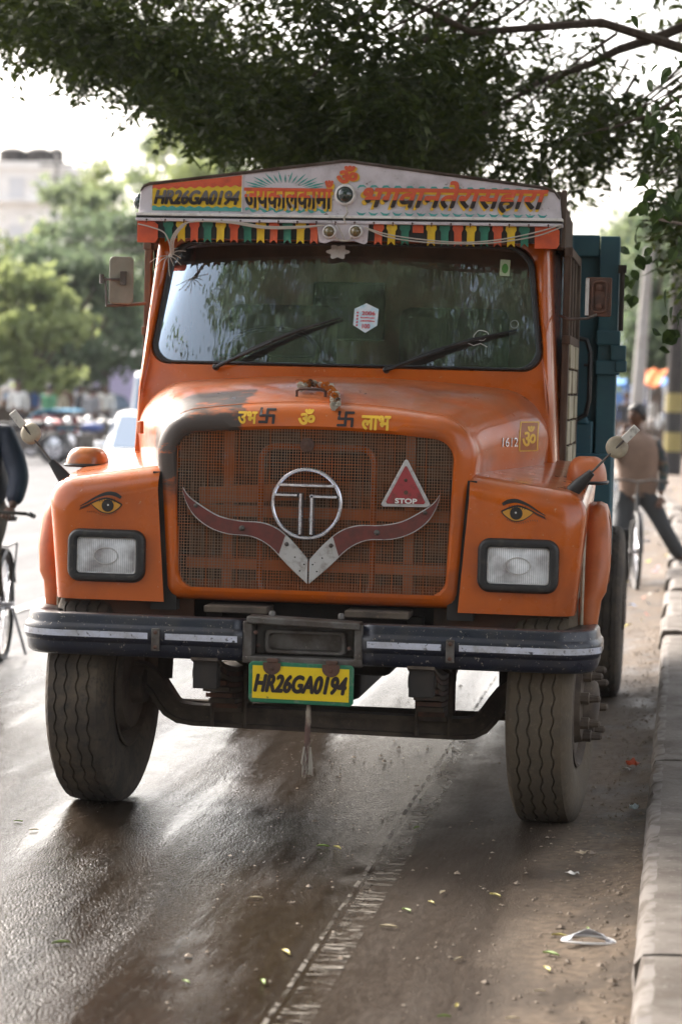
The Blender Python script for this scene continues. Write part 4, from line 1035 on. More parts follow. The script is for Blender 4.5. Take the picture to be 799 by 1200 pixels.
def wheel(cx, cy_, face, tm, hub=True, steer=0):
    """face = +1: outer side towards +x"""
    g = tyre_geo(); 
    wh = g.build('wheel', tm, truck, smooth=32); wh.location = (cx, cy_, .497); wh.rotation_euler = (random.random()*6.28, 0, steer)
    g = G(); s = face
    g.lathe((0,0,0),(s,0,0),[(.262,-.105),(.272,-.118),(.262,-.122),(.245,-.10),(.235,-.05),(.235,.05),(.245,.10),(.262,.124),(.274,.120),(.262,.105)],40,capend=False); g.build('rim', steel_mud, wh)
    g = G()
    if hub:
        g.lathe((0,0,0),(s,0,0),[(.245,.095),(.235,.080),(.20,.072),(.175,.085),(.165,.135),(.11,.140),(.10,.165),(.085,.185),(.06,.192),(.02,.195)],32); hb = g.build('hub', steel_mud, wh)
        for k in range(8):
            a = 2*PI*k/8+.2; g = G(); g.lathe((s*.135,.140*math.cos(a),.140*math.sin(a)),(s,0,0),[(.026,-.01),(.026,.034),(.019,.038),(.015,.075),(.008,.082)],8); g.build('lug_nut', steel_mud, wh, smooth=25)
        for k in range(6):
            a = 2*PI*k/6; g = G(); g.lathe((s*.072,.205*math.cos(a),.205*math.sin(a)),(s,0,0),[(.026,-.01),(.024,.006),(.018,.004),(.017,-.02)],12); g.build('vent_hole', dark, wh)
        g = G(); g.lathe((0,0,0),(-s,0,0),[(.20,-.05),(.205,.10),(.19,.125),(.09,.13),(.08,.18)],32); g.build('brake_drum', steel_mud, wh)
    else:
        g.lathe((0,0,0),(s,0,0),[(.245,.10),(.22,.05),(.12,.02),(.11,.14),(.05,.15)],28); g.build('hub', steel_mud, wh)
    return wh
wheel(-.95,.60,-1,tyre_m,steer=R(-2.5)); wheel(.978,.60,1,tyre_mud,steer=R(-5))
for x, f_ in ((-1.03,-1),(-.73,-1),(.73,1),(1.035,1)): wheel(x,4.85,f_,tyre_m,hub=False)
g = G(); g.tube([(-.95,4.85,.5),(.95,4.85,.5)], .07, 12); g.lathe((0,4.62,.5),(0,1,0),[(.08,0),(.2,.12),(.22,.23),(.2,.34),(.08,.45)],20); g.build('rear_axle', dark, truck)
for sx in (-1,1):
    g = G(); g.box(sx*.62,sx*1.17,5.55,5.57,.35,.95); g.build('mud_flap', rubber, truck)
# white tag stuck to the front tyre
g = G(); g.cbox((1.035,.135,.62),(.03,.004,.045),Matrix.Rotation(R(20),3,'Y')); g.build('stuck_paper', white, truck, smooth=0)

# ---- marigold garland over the hood handle (a thing of its own)
gar = thing('garland', 'dried marigold garland hanging from the small handle on top of the truck hood', 'garland', (-.06,.36,HZ+.012))
gp = [(x_+.06, y_-.36, hood_top(x_, y_)+.020-(HZ+.012)) for x_, y_ in ((-.105,.41),(-.09,.47),(-.05,.49),(-.005,.45),(.025,.40),(.05,.34),(.062,.285),(.07,.245),(.078,.215),(.086,.198))]
fm = [pm('marigold_orange', (.50,.17,.02), .8), pm('dried_flower_brown', (.10,.05,.03), .9), pm('white_flower', (.55,.52,.45), .8)]
petal_mesh = {}
def flower_mesh(k):
    g = G()
    for i in range(16):
        a = 2.4*i; t_ = math.acos(1-2*(i+.5)/16); d = Vector((math.sin(t_)*math.cos(a), math.sin(t_)*math.sin(a), math.cos(t_))); u_ = d.orthogonal().normalized(); v_ = d.cross(u_); r_ = .0105
        g.add([d*.003, d*r_*.8+u_*.005, d*r_, d*r_*.8-u_*.005], [(0,1,2,3)]); g.add([d*.003, d*r_*.8+v_*.004, d*r_*1.1, d*r_*.8-v_*.004], [(0,1,2,3)])
    return g
for i in range(100):
    u_ = i/99*(len(gp)-1); a = int(min(u_, len(gp)-2)); fr_ = u_-a
    p = Vector(gp[a]).lerp(Vector(gp[a+1]), fr_)+Vector((random.uniform(-.014,.014),random.uniform(-.012,.010),random.uniform(-.002,.016)))
    k = 2 if (i > 86 or i < 10 or random.random() < .12) else random.choice([0,0,0,1])
    if k not in petal_mesh: petal_mesh[k] = flower_mesh(k).build('flower', fm[k], gar, smooth=0); o = petal_mesh[k]
    else: o = petal_mesh[k].copy(); COL.objects.link(o); o.parent = gar
    o.location = p; o.rotation_euler = (random.random()*6,random.random()*6,random.random()*6)
    sc_f = random.uniform(.9,1.45); o.scale = (sc_f,)*3
# ================================================================== THE SETTING
def kerb_x(y): return 1.385 + (0 if y < 7 else -(max(0, y-20))**2*.0028)
# ground sheet
gm_ = pm('dry_earth', (.22,.17,.125), .9, var=((.15,.115,.085), .7, .4, .65), var2=((.33,.28,.22), 9, .55, .75), bump=(8, .5, .03), bump2=(60,.4,.005))
g = G(); g.add([(-500,-200,-.06),(500,-200,-.06),(500,900,-.06),(-500,900,-.06)], [(0,1,2,3)]); tag(g.build('ground', gm_), 'dusty earth stretching away beyond the road', kind='structure')

# road: wet, mud-smeared asphalt; one sheet, finely modelled near the truck
road_m = bpy.data.materials.new('wet_muddy_asphalt'); road_m.use_nodes = True
t, n, L, b = helpers(road_m)
tc = n.new('ShaderNodeTexCoord'); sp = n.new('ShaderNodeSeparateXYZ'); L(tc.outputs['Object'], sp.inputs[0])
def N_(sc, stretch=(1,1,1), det=6, ro=.6, kind='ShaderNodeTexNoise'):
    mp = n.new('ShaderNodeMapping'); mp.inputs['Scale'].default_value = stretch; L(tc.outputs['Object'], mp.inputs[0])
    x = n.new(kind); x.inputs['Scale'].default_value = sc
    if kind == 'ShaderNodeTexNoise': x.inputs['Detail'].default_value = det; x.inputs['Roughness'].default_value = ro
    L(mp.outputs[0], x.inputs['Vector']); return x.outputs['Fac' if kind == 'ShaderNodeTexNoise' else 'Distance']
def mr(s, a, c, o0=0, o1=1):
    x = n.new('ShaderNodeMapRange'); x.inputs[1].default_value = a; x.inputs[2].default_value = c; x.inputs[3].default_value = o0; x.inputs[4].default_value = o1; L(s, x.inputs[0]); return x.outputs[0]
def mth(op, a, c=None):
    x = n.new('ShaderNodeMath'); x.operation = op
    for i, v in enumerate((a, c)):
        if v is None: continue
        if isinstance(v, (int, float)): x.inputs[i].default_value = v
        else: L(v, x.inputs[i])
    return x.outputs[0]
def cm(f, a, c):
    x = n.new('ShaderNodeMix'); x.data_type = 'RGBA'; L(f, x.inputs[0])
    for s, v in ((6, a), (7, c)):
        if isinstance(v, tuple): x.inputs[s].default_value = (*v, 1)
        else: L(v, x.inputs[s])
    return x.outputs[2]
streak = N_(1.6, (1.6,.16,1), 5, .6); fine = N_(30, (1.6,.45,1), 6, .7); patch = N_(.55, (1,.35,1), 4, .5)
wobx = mth('ADD', sp.outputs[0], mth('MULTIPLY', mth('SUBTRACT', N_(1.3,(1,.5,1)), .5), .5))
mud_r = mr(wobx, .36, .62)                     # towards the kerb: smooth trodden mud
dry_l = mr(wobx, -1.9, -3.4)                   # the open carriageway on the left: greyer
c = cm(mr(streak, .35, .65), (.010,.0072,.0048), (.026,.018,.012))
c = cm(mr(fine, .5, .72), c, (.036,.027,.019))
c = cm(mud_r, c, cm(mr(fine, .4, .7), (.028,.020,.014), (.046,.033,.023)))
c = cm(dry_l, c, cm(mr(N_(5), .3, .7), (.075,.073,.075), (.11,.107,.108)))
silt = mth('MULTIPLY', mr(wobx, .90, 1.12), mr(N_(3.2,(1,.6,1)), .36, .52, .25, 1))
c = cm(silt, c, cm(mr(N_(26), .35, .65), (.070,.050,.034), (.135,.10,.07)))
L(c, b.inputs['Base Color'])
ro = mth('ADD', mr(streak, .3, .7, .05, .24), mth('MULTIPLY', mr(fine, .4, .7), .10))
ro = mth('ADD', ro, mth('MULTIPLY', mud_r, .28)); ro = mth('ADD', ro, mth('MULTIPLY', dry_l, .35)); ro = mth('ADD', ro, mth('MULTIPLY', silt, .3))
L(ro, b.inputs['Roughness']); L(mr(dry_l, 0, 1, .24, .10), b.inputs['Specular IOR Level'])
b1 = n.new('ShaderNodeBump'); b1.inputs['Distance'].default_value = .0030; L(mth('MULTIPLY', mr(N_(1.1, (2.2,.14,1), 4, .6), .40, .60, 1, .12), mr(mth('ADD', mud_r, mth('MULTIPLY', dry_l, .4)), 0, 1, .75, .3)), b1.inputs['Strength'])
agg = N_(120, (1,.75,1), 3, .6, 'ShaderNodeTexVoronoi'); L(mth('ADD', mth('MULTIPLY', mth('MULTIPLY', agg, agg), -1.6), mth('MULTIPLY', N_(210, det=2), .5)), b1.inputs['Height'])
b2 = n.new('ShaderNodeBump'); b2.inputs['Strength'].default_value = .5; b2.inputs['Distance'].default_value = .009; L(mth('ADD', mth('MULTIPLY', N_(9, (1.3,.3,1), 4, .55), .8), mth('MULTIPLY', streak, 1.3)), b2.inputs['Height']); L(b1.outputs[0], b2.inputs['Normal'])
L(b2.outputs[0], b.inputs['Normal'])
xs = np.concatenate([[-40,-25,-16,-12,-9,-7,-5.5,-4.5], np.arange(-4,1.42,.035)]); ys = np.concatenate([[-30,-20,-12,-8,-6], np.arange(-5,9,.05), np.arange(9,20,.5), np.arange(20,60,2), [62,70,80,100,130,180,250]])
rng_n = np.random.default_rng(3)
def vnoise(X, Y, sx, sy, seed):
    r = np.random.default_rng(seed); T = r.random((64,64)); u = X*sx; v = Y*sy; i = np.floor(u).astype(int); j = np.floor(v).astype(int); fu = u-i; fv = v-j; fu = fu*fu*(3-2*fu); fv = fv*fv*(3-2*fv)
    a = T[i%64,j%64]; b_ = T[(i+1)%64,j%64]; c_ = T[i%64,(j+1)%64]; d = T[(i+1)%64,(j+1)%64]; return (a*(1-fu)+b_*fu)*(1-fv)+(c_*(1-fu)+d*fu)*fv-.5
X, Y = np.meshgrid(xs, ys, indexing='ij')
Z = .010*vnoise(X,Y,1.1,.35,1)+.008*vnoise(X,Y,4,1.2,2)+.005*vnoise(X,Y,11,5,3)+.003*vnoise(X,Y,25,12,4)
edge = np.clip((X-1.0)/.38, 0, 1)
Z = Z + edge**2*.05*(.7+vnoise(X,Y,2,1.2,5)) + edge*.02*vnoise(X,Y,9,7,6)
rid = np.exp(-((X-.375)/.02)**2)*.003 + np.where(X > .375, .0012, 0) ; Z = Z + rid*(np.abs(Y) < 12)
for cx_t in (-.955, .975): Z = Z - .010*np.exp(-((X-cx_t)/.14)**2)*(Y > .5)
Z = Z*np.clip((60-np.abs(Y))/40, 0, 1)*np.clip((X+12)/6,0,1)
XX = X.copy()
# the far kerb bends, and the sheet with it
bend = np.array([kerb_x(y)-kerb_x(0) for y in ys]); XX = X + bend[None,:]*np.clip((X+12)/10,0,1)
V = np.stack([XX, Y, Z], -1).reshape(-1,3); nx_, ny_ = X.shape
idx = np.arange(nx_*ny_).reshape(nx_,ny_); Fq = np.stack([idx[:-1,:-1], idx[1:,:-1], idx[1:,1:], idx[:-1,1:]], -1).reshape(-1,4)
me = bpy.data.meshes.new('road'); me.from_pydata(V.tolist(), [], Fq.tolist()); me.materials.append(road_m); me.polygons.foreach_set('use_smooth', [True]*len(me.polygons))
ro_o = bpy.data.objects.new('road', me); COL.objects.link(ro_o); tag(ro_o, 'wet brown muddy asphalt road', kind='structure')
def zr(x, y):
    i = int(np.clip(np.searchsorted(xs, x), 0, nx_-1)); j = int(np.clip(np.searchsorted(ys, y), 0, ny_-1)); return float(Z[i,j])
# worn edge line: scraped pale dashes following the seam
line_m = pm('worn_line_paint', (.17,.148,.122), .6, var=((.05,.038,.028), 7, .40, .56), var2=((.05,.038,.028), 60, .48, .62))
rg = random.Random(4)
def worn_paint(name, bands):
    """pale paint worn away to nothing where the mask is low"""
    m = bpy.data.materials.new(name); m.use_nodes = True; t = m.node_tree; n = t.nodes; L = t.links.new; b = n['Principled BSDF']; o = n['Material Output']
    b.inputs['Roughness'].default_value = .55; tc = n.new('ShaderNodeTexCoord')
    def nz(scale, det, st_):
        mp = n.new('ShaderNodeMapping'); mp.inputs['Scale'].default_value = st_; L(tc.outputs['Object'], mp.inputs[0]); x = n.new('ShaderNodeTexNoise'); x.inputs['Scale'].default_value = scale; x.inputs['Detail'].default_value = det; x.inputs['Roughness'].default_value = .7; L(mp.outputs[0], x.inputs['Vector']); return x.outputs['Fac']
    def rg_(s, a, c):
        x = n.new('ShaderNodeMapRange'); x.inputs[1].default_value = a; x.inputs[2].default_value = c; L(s, x.inputs[0]); return x.outputs[0]
    ml = n.new('ShaderNodeMath'); ml.operation = 'MULTIPLY'; L(rg_(nz(*bands[0]), bands[1], bands[1]+.07), ml.inputs[0]); L(rg_(nz(5, 6, (1,.6,1)), .36, .56), ml.inputs[1])
    b.inputs['Base Color'].default_value = (.17,.15,.125,1)
    tr = n.new('ShaderNodeBsdfTransparent'); mx = n.new('ShaderNodeMixShader'); L(ml.outputs[0], mx.inputs[0]); L(tr.outputs[0], mx.inputs[1]); L(b.outputs[0], mx.inputs[2]); L(mx.outputs[0], o.inputs[0]); return m
def ground_strip(name, x0, x1, y0, y1, m_, label, nx=4):
    g = G(); rows = []
    y = y0
    while y < y1: rows.append([(x0+(x1-x0)*i/nx, y, zr(x0+(x1-x0)*i/nx, y)+.004) for i in range(nx+1)]); y += .05
    g.grid(rows); tag(g.build(name, m_, smooth=60), label, kind='structure')
ground_strip('road_edge_line', .40, .50, -4.9, 4.2, worn_paint('worn_line_ticks', ((16, 4, (.5,2.4,1)), .51)), 'broken whitish ticks of the worn edge line on the wet mud')
ground_strip('road_seam_line', .369, .383, -4.9, 6.0, worn_paint('worn_line_seam', ((9, 5, (1,1,1)), .46)), 'thin pale seam line along the muddy road', 1)
# far carriageway line on the left
g = G(); g.add([(-3.62,-10,.012),(-3.50,-10,.012),(-3.50,18,.012),(-3.62,18,.012)], [(0,1,2,3)])
tag(g.build('lane_line', pm('lane_line_paint', (.6,.6,.58), .6, var=((.25,.24,.23), 3, .45, .6))), 'faded white lane line on the open carriageway', kind='structure')

# kerb stones
kerb = bpy.data.objects.new('kerb', None); COL.objects.link(kerb); tag(kerb, 'pale worn kerb running along the muddy roadside', kind='structure')
kerb_m = pm('kerb_concrete', (.14,.12,.103), .88, var=((.07,.054,.041), 3, .40, .60), var2=((.22,.20,.18), 30, .58, .7), bump=(40,.5,.005), bump2=(5,.4,.02))
kerb_w = pm('kerb_edge_whitewash', (.185,.165,.15), .85, var=((.085,.068,.054), 7, .45, .6), bump=(30,.4,.004))
def stone(y0, y1, dx=0, dz=0, wdt=.20, top=.15, seed=0):
    r = random.Random(seed); g = G(); nn = max(4, int((y1-y0)/.08)); rows = []
    for i in range(nn+1):
        y = y0+(y1-y0)*i/nn; x = kerb_x(y)+dx; j = lambda a: r.uniform(-a,a)
        rows.append([(x+j(.006),y,-.05),(x+.006+j(.007),y,.045),(x+.012+j(.007),y,top*.78+dz+j(.005)),(x+.028+j(.008),y,top-.006+dz+j(.004)),(x+.06+j(.006),y,top+dz+j(.003)),(x+wdt*.6,y,top+.002+dz+j(.003)),(x+wdt,y,top+dz+j(.003)),(x+wdt,y,-.05)])
    g.grid(rows); g.add(rows[0], [tuple(range(8))]); g.add(rows[-1], [tuple(range(8))])
    nf = 7
    g.mi = [1 if (k < nn*nf and k % nf in (1,2,3)) else 0 for k in range(len(g.f))]
    return g.build('kerb_stone', [kerb_m, kerb_w], kerb, smooth=50)
y = -6.2; k = 0
while y < 6.6:
    stone(y, y+1.88, random.uniform(-.006,.006), random.uniform(-.004,.004), .21, .15, k); y += 1.89; k += 1
y = 7.15
for k in range(22):
    l = 1.15; stone(y, y+l, random.uniform(-.03,.03), random.uniform(-.02,.015), .20, .16, 50+k); y += l+.03+(.25 if k in (2,5) else 0)
y = 33.5
for k in range(12): stone(y, y+3.5, 0, 0, .25, .16, 90+k); y += 3.55
# pavement behind the kerb
pv = pm('pavement_concrete', (.12,.10,.084), .9, var=((.07,.054,.042), 1.6, .4, .62), var2=((.22,.19,.17), 24, .58, .72), bump=(35,.5,.005), bump2=(4,.5,.02))
g = G(); rows = []
for y in [-8+.5*i for i in range(30)]: rows.append([(kerb_x(y)+.19+.31*j/3*1.0 if j < 3 else kerb_x(y)+.55, y, .138+.004*math.sin(y*3+j)) for j in range(4)])
g.grid(rows); tag(g.build('pavement', pv, smooth=0), 'narrow strip of worn concrete behind the near kerb', kind='structure')
g = G(); rows = []
for y in list(np.arange(-12,30,1.0))+list(np.arange(30,120,5.0)):
    kx = kerb_x(y)+.15; rows.append([(kx+d, y, .09+.03*math.sin(y*1.3+d*2)*(1 if d else 0)) for d in (0,.4,.9,1.6,2.6,5,12,60)])
g.grid(rows); tag(g.build('verge', pm('verge_earth', (.14,.105,.078), .9, var=((.09,.068,.05), 1.2, .4, .62), var2=((.22,.18,.14), 12, .56, .72), bump=(12,.6,.03), bump2=(60,.4,.005))), 'dusty brown earth verge beyond the kerb', kind='structure')

# litter, pebbles and leaves
rg = random.Random(11)
g = G()
for k in range(2200):
    if rg.random() < .75: x = 1.37-abs(rg.gauss(0,.20)); y = rg.uniform(-4,9)
    else: x = rg.uniform(-.2,1.3); y = rg.uniform(-4,5)
    r_ = rg.uniform(.002,.009)*(2.0 if rg.random() < .10 else 1); z = zr(x,y)+r_*.3
    a = rg.random()*6; P = [(x+r_*math.cos(a+q)*rg.uniform(.7,1.2), y+r_*math.sin(a+q)*rg.uniform(.7,1.2), z) for q in (0,1.5,3.1,4.6)]
    g.add(P+[(x,y,z+r_*.6)], [(0,1,4),(1,2,4),(2,3,4),(3,0,4)])
tag(g.build('pebbles', pm('pebble_brown', (.17,.13,.095), .85, var=((.30,.25,.2), 20, .5, .7)), smooth=0), 'small clods and pebbles scattered in the gutter mud', kind='stuff')
lm = [pm('fallen_leaf_green', (.16,.24,.04), .6), pm('fallen_leaf_yellow', (.42,.36,.10), .6), pm('fallen_leaf_pale', (.50,.43,.30), .7)]
def leafmesh(m_, s_):
    g = G(); rows = []
    for i in range(7):
        u_ = i/6; w_ = .30*math.sin(PI*u_**.8)*s_; rows.append([((u_-.5)*s_*2, -w_, .006+.1*s_*math.sin(PI*u_)),((u_-.5)*s_*2+.05*s_, 0, .002+.06*s_*math.sin(PI*u_)),((u_-.5)*s_*2, w_, .006+.14*s_*math.sin(PI*u_))])
    g.grid(rows); return g
import sys
CAM = Vector((1.481,-9.45,1.8))
def ground_at(px, py):
    """plan helper: where the photo's pixel meets the ground (numbers only, used once to scatter the leaves where they lie)"""
    a, c_ = px-399.5, py-600; u = math.cos(ROLL)*a+math.sin(ROLL)*c_; v = -math.sin(ROLL)*a+math.cos(ROLL)*c_
    d = fw*2800+r0*u-u0*v; t_ = -1.8/d.z; p = CAM+d*t_; return p.x, p.y
LEAFS = [(0.363,-1.34),]
LV = [(378,993,0),(395,995,1),(488,973,0),(505,1060,1),(518,1050,2),(580,1052,1),(476,1070,0),(335,1120,1),(218,1153,0),(72,1108,0),(22,963,0),(40,973,1),(645,1122,0),(520,1193,0),(535,1180,1),(537,1126,2),(640,1140,1),(600,1195,2),(300,1055,2),(308,1155,0),(455,1090,2),(655,1100,1),(688,1095,0),(632,1165,2)]
protos = {}
for i, (px, py, k) in enumerate(LV):
    x, y = ground_at(px, py)
    if k not in protos: o = leafmesh(None, .024).build('fallen_leaf', lm[k]); protos[k] = o
    else: o = protos[k].copy(); COL.objects.link(o)
    o.location = (x, y, zr(x,y)+.003); o.rotation_euler = (0, 0, rg.random()*6.28); s_ = rg.uniform(.65,1.35); o.scale = (s_,s_*rg.uniform(.7,1.1),s_)
    tag(o, ('small green leaf fallen on the wet muddy road','small yellow leaf fallen on the wet muddy road','small dry pale leaf fallen on the wet muddy road')[k], 'leaf', 'fallen leaves on the road')
# crushed foil bowl
x, y = 1.235, -1.77; bz = zr(x,y)
bowl = thing('paper_bowl', 'crushed silver and white leaf-shaped paper bowl lying in the gutter mud', 'bowl', (x,y,bz+.004))
g = G(); rows = []
for j in range(13):
    a = PI*j/12; rows.append([((.085*math.cos(a))*(1-.06*k), .055*math.sin(a)*(1-k/6*.55)-.02, .006+.032*math.sin(a)*(k/6)**.8+.004+.003*math.sin(a*5+k)) for k in range(7)])
g.grid(rows); g.build('bowl_shell', pm('foil_white', (.55,.56,.60), .35, metal=.3, var=((.35,.34,.36), 25, .45, .65)), bowl, solid=.002)
g = G(); g.tube([(.086*math.cos(2*PI*k/28), .030*math.sin(2*PI*k/28)-.012, .008+.012*max(0,math.sin(2*PI*k/28))) for k in range(28)], .004, 6, closed=True); g.build('bowl_rim', pm('bowl_rim_white', (.75,.74,.74), .5), bowl)
def scrap(name, label, x, y, s_, m_, seed=0):
    r = random.Random(seed); g = G(); rows = []
    for i in range(5): rows.append([((i-2)*s_*.4+r.uniform(-.1,.1)*s_, (j-1.5)*s_*.35+r.uniform(-.1,.1)*s_, abs(r.gauss(0,.22))*s_+.004) for j in range(4)])
    g.grid(rows); o = g.build(name, m_, solid=.0012); o.location = (x,y,zr(min(x,1.38),y)+.004); o.rotation_euler = (0,0,r.random()*6); tag(o, label, 'litter'); return o
ow = pm('orange_wrapper', (.65,.10,.03), .4); ww = pm('white_scrap', (.6,.58,.55), .6)
scrap('plastic_wrapper', 'small crumpled orange wrapper between the front wheel and the kerb', 1.30, 1.93, .045, ow, 2)
scrap('plastic_wrapper', 'small white scrap beside the orange wrapper', 1.275, 1.80, .035, ww, 3)
scrap('paper_scrap', 'pale blue scrap lying low against the near kerb', 1.33, .70, .035, pm('bluish_scrap', (.4,.48,.52), .5), 5)
scrap('paper_scrap', 'thin beige scrap in the mud right of the front wheel', 1.15, -.25, .03, pm('beige_scrap', (.42,.33,.22), .7), 6)
scrap('paper_scrap', 'whitish scrap near the crushed bowl', 1.13, -.62, .03, ww, 7)
g = G(); cols = [pm('grey_scrap', (.36,.34,.31), .7), ow, pm('blue_scrap', (.1,.25,.5), .6), pm('yellow_scrap', (.6,.5,.08), .6), pm('pink_scrap', (.6,.2,.25), .6)]
for k in range(170):
    y = rg.uniform(8,34); x = kerb_x(y)-rg.random()*1.0 if rg.random() < .6 else kerb_x(y)+.3+rg.random()*2; z = .02 if x < kerb_x(y) else .12
    s_ = rg.uniform(.012,.05); a = rg.random()*6; g.cur = rg.choice([0,0,0,1,2,3,4])
    g.add([(x+s_*math.cos(a+q),y+s_*math.sin(a+q),z+rg.uniform(0,.04)) for q in (0,1.5,3.1,4.6)], [(0,1,2,3)])
tag(g.build('roadside_litter', cols, smooth=0), 'scattered scraps of paper and plastic along the far kerb', kind='stuff')

# ================================================================== PEOPLE AND BICYCLES
def skin(name, verts, edges, radii, mat, parent, sub=2):
    me = bpy.data.meshes.new(name); me.from_pydata(verts, edges, []); o = bpy.data.objects.new('tmp', me); COL.objects.link(o)
    md = o.modifiers.new('s', 'SKIN'); md.use_smooth_shade = True
    for i, r_ in enumerate(radii): me.skin_vertices[0].data[i].radius = r_ if isinstance(r_, tuple) else (r_, r_)
    me.skin_vertices[0].data[0].use_root = True
    s_ = o.modifiers.new('u', 'SUBSURF'); s_.levels = sub; s_.render_levels = sub
    dg = bpy.context.evaluated_depsgraph_get(); dg.update(); nm = bpy.data.meshes.new_from_object(o.evaluated_get(dg)); bpy.data.objects.remove(o)
    nm.materials.clear(); nm.materials.append(mat); nm.polygons.foreach_set('use_smooth', [True]*len(nm.polygons))
    nm.polygons.foreach_set('material_index', [0]*len(nm.polygons))
    p = bpy.data.objects.new(name, nm); COL.objects.link(p); p.parent = parent; return p
skin_m = pm('brown_skin', (.13,.065,.04), .55, var=((.10,.05,.03), 15, .4, .7)); hair_m = pm('black_hair', (.012,.010,.009), .6)
def head(parent, c, yaw=0, tilt=0, r_=.098, helmet=None, moustache=True):
    """a modelled head: skull, jaw, nose, eyes, ears, hair; looks towards -y before the yaw"""
    M = Matrix.Translation(Vector(c)) @ Matrix.Rotation(yaw,4,'Z') @ Matrix.Rotation(tilt,4,'X')
    g = G(); rows = []; NU, NV = 20, 28
    for i in range(NU+1):
        t_ = PI*i/NU; r = []
        for j in range(NV):
            a = 2*PI*j/NV; x = .78*math.sin(t_)*math.cos(a); y = .95*math.sin(t_)*math.sin(a); z = 1.15*math.cos(t_)
            if z < -.1:
                k = (-z-.1); x *= 1-.38*k; y = y*(1-.25*k) - .10*k
            f_ = max(0, -y)   # face side
            if f_ > .5:
                nose = math.exp(-(x/.13)**2-((z+.18)/.20)**2)*.24; brow = math.exp(-((z-.12)/.08)**2)*.05; eye = -math.exp(-((abs(x)-.30)/.13)**2-((z+.0)/.09)**2)*.07; lip = math.exp(-(x/.25)**2-((z+.52)/.07)**2)*.06; chin = math.exp(-(x/.2)**2-((z+.85)/.15)**2)*.08
                y -= nose+brow+eye+lip+chin
            r.append(tuple(M @ Vector((x*r_, y*r_, z*r_))))
        rows.append(r)
    g.grid(rows, cv=True)
    for s in (-1,1): g.tube([M @ Vector((s*.76*r_,.05*r_,.16*r_)), M @ Vector((s*.92*r_,.10*r_,.05*r_)), M @ Vector((s*.80*r_,.04*r_,-.28*r_))], [.010,.018,.009], 8)
    h_ = g.build('head', skin_m, parent, smooth=60)
    for s in (-1,1):
        g = G(); q = M @ Vector((s*.30*r_,-.86*r_,.02*r_)); g.lathe(q, M.to_3x3() @ Vector((0,-1,0)), [(.011,0),(.008,.004),(.002,.006)], 10); g.build('eye', pm_eye, h_)
        g = G(); g.tube([M @ Vector((s*.16*r_,-.97*r_,.20*r_)), M @ Vector((s*.33*r_,-.95*r_,.27*r_)), M @ Vector((s*.5*r_,-.80*r_,.20*r_))], [.004,.005,.003], 6); g.build('eyebrow', hair_m, h_)
    g = G(); g.tube([M @ Vector((-.20*r_,-.93*r_,-.60*r_)), M @ Vector((0,-1.01*r_,-.57*r_)), M @ Vector((.20*r_,-.93*r_,-.60*r_))], [.003,.006,.003], 6); g.build('mouth', lip_m, h_)
    if moustache:
        g = G(); g.tube([M @ Vector((-.28*r_,-.92*r_,-.52*r_)), M @ Vector((0,-1.06*r_,-.40*r_)), M @ Vector((.28*r_,-.92*r_,-.52*r_))], [.003,.008,.003], 6); g.build('moustache', hair_m, h_)
    g = G(); rows = []
    for i in range(11):
        r = []
        for j in range(NV):
            a = 2*PI*j/NV; front = max(0, -math.sin(a)); lim = PI*(.62-.27*front**.7); t_ = lim*i/10; w_ = 1.10+.03*math.sin(5*a+i)+.02*math.sin(11*a)
            r.append(tuple(M @ Vector((.80*w_*math.sin(t_)*math.cos(a)*r_, (.97*w_*math.sin(t_)*math.sin(a)+.02)*r_, 1.17*w_*math.cos(t_)*r_))))
        rows.append(r)
    g.grid(rows, cv=True)
    if helmet: g2 = G(); g2.grid([[tuple(Vector(c)+(Vector(p)-Vector(c))*1.16) for p in r] for r in rows], cv=True); g2.build('helmet', helmet, parent, smooth=60, solid=.01)
    else: g.build('hair', hair_m, h_, smooth=60, solid=.006)
    return h_
pm_eye = pm('eye_dark', (.02,.015,.012), .2); lip_m = pm('lips', (.16,.06,.045), .5)
def hand(parent, wrist, d, palm_n, curl=.6, s_=1.0, side=1):
    """palm and five separate fingers; d = direction of the hand, palm_n = way the palm faces"""
    wrist = Vector(wrist); d = Vector(d).normalized(); pn = Vector(palm_n); pn = (pn-d*pn.dot(d)).normalized(); sd_ = d.cross(pn)*side
    V = [wrist, wrist+d*.04*s_, wrist+d*.085*s_]; E_ = [(0,1),(1,2)]; Rr = [(.026*s_,.020*s_),(.036*s_,.017*s_),(.038*s_,.014*s_)]
    for k, (off, L_) in enumerate(((-.030,.070),(-.010,.080),(.011,.074),(.030,.058))):
        base = len(V); p = wrist+d*.088*s_+sd_*off*s_; V.append(p); E_.append((2,base)); Rr.append((.0095*s_,)*2); dd = d.copy()
        for q in range(3):
            a = curl*(.5+.5*q); dd = (d*math.cos(a*(q+1)*.7)+pn*math.sin(a*(q+1)*.7)).normalized(); p = p+dd*L_/3*s_; V.append(p); E_.append((len(V)-2,len(V)-1)); Rr.append(((.0088-.0012*q)*s_,)*2)
    p = wrist+d*.03*s_-sd_*.030*s_; V.append(p); E_.append((1,len(V)-1)); Rr.append((.012*s_,)*2)
    for q in range(2):
        p = p+(d*.7-sd_*(.6-.4*q)+pn*curl*.5).normalized()*.030*s_; V.append(p); E_.append((len(V)-2,len(V)-1)); Rr.append((.0105*s_-.001*q,)*2)
    return skin('hand', [tuple(v) for v in V], E_, Rr, skin_m, parent, 1)
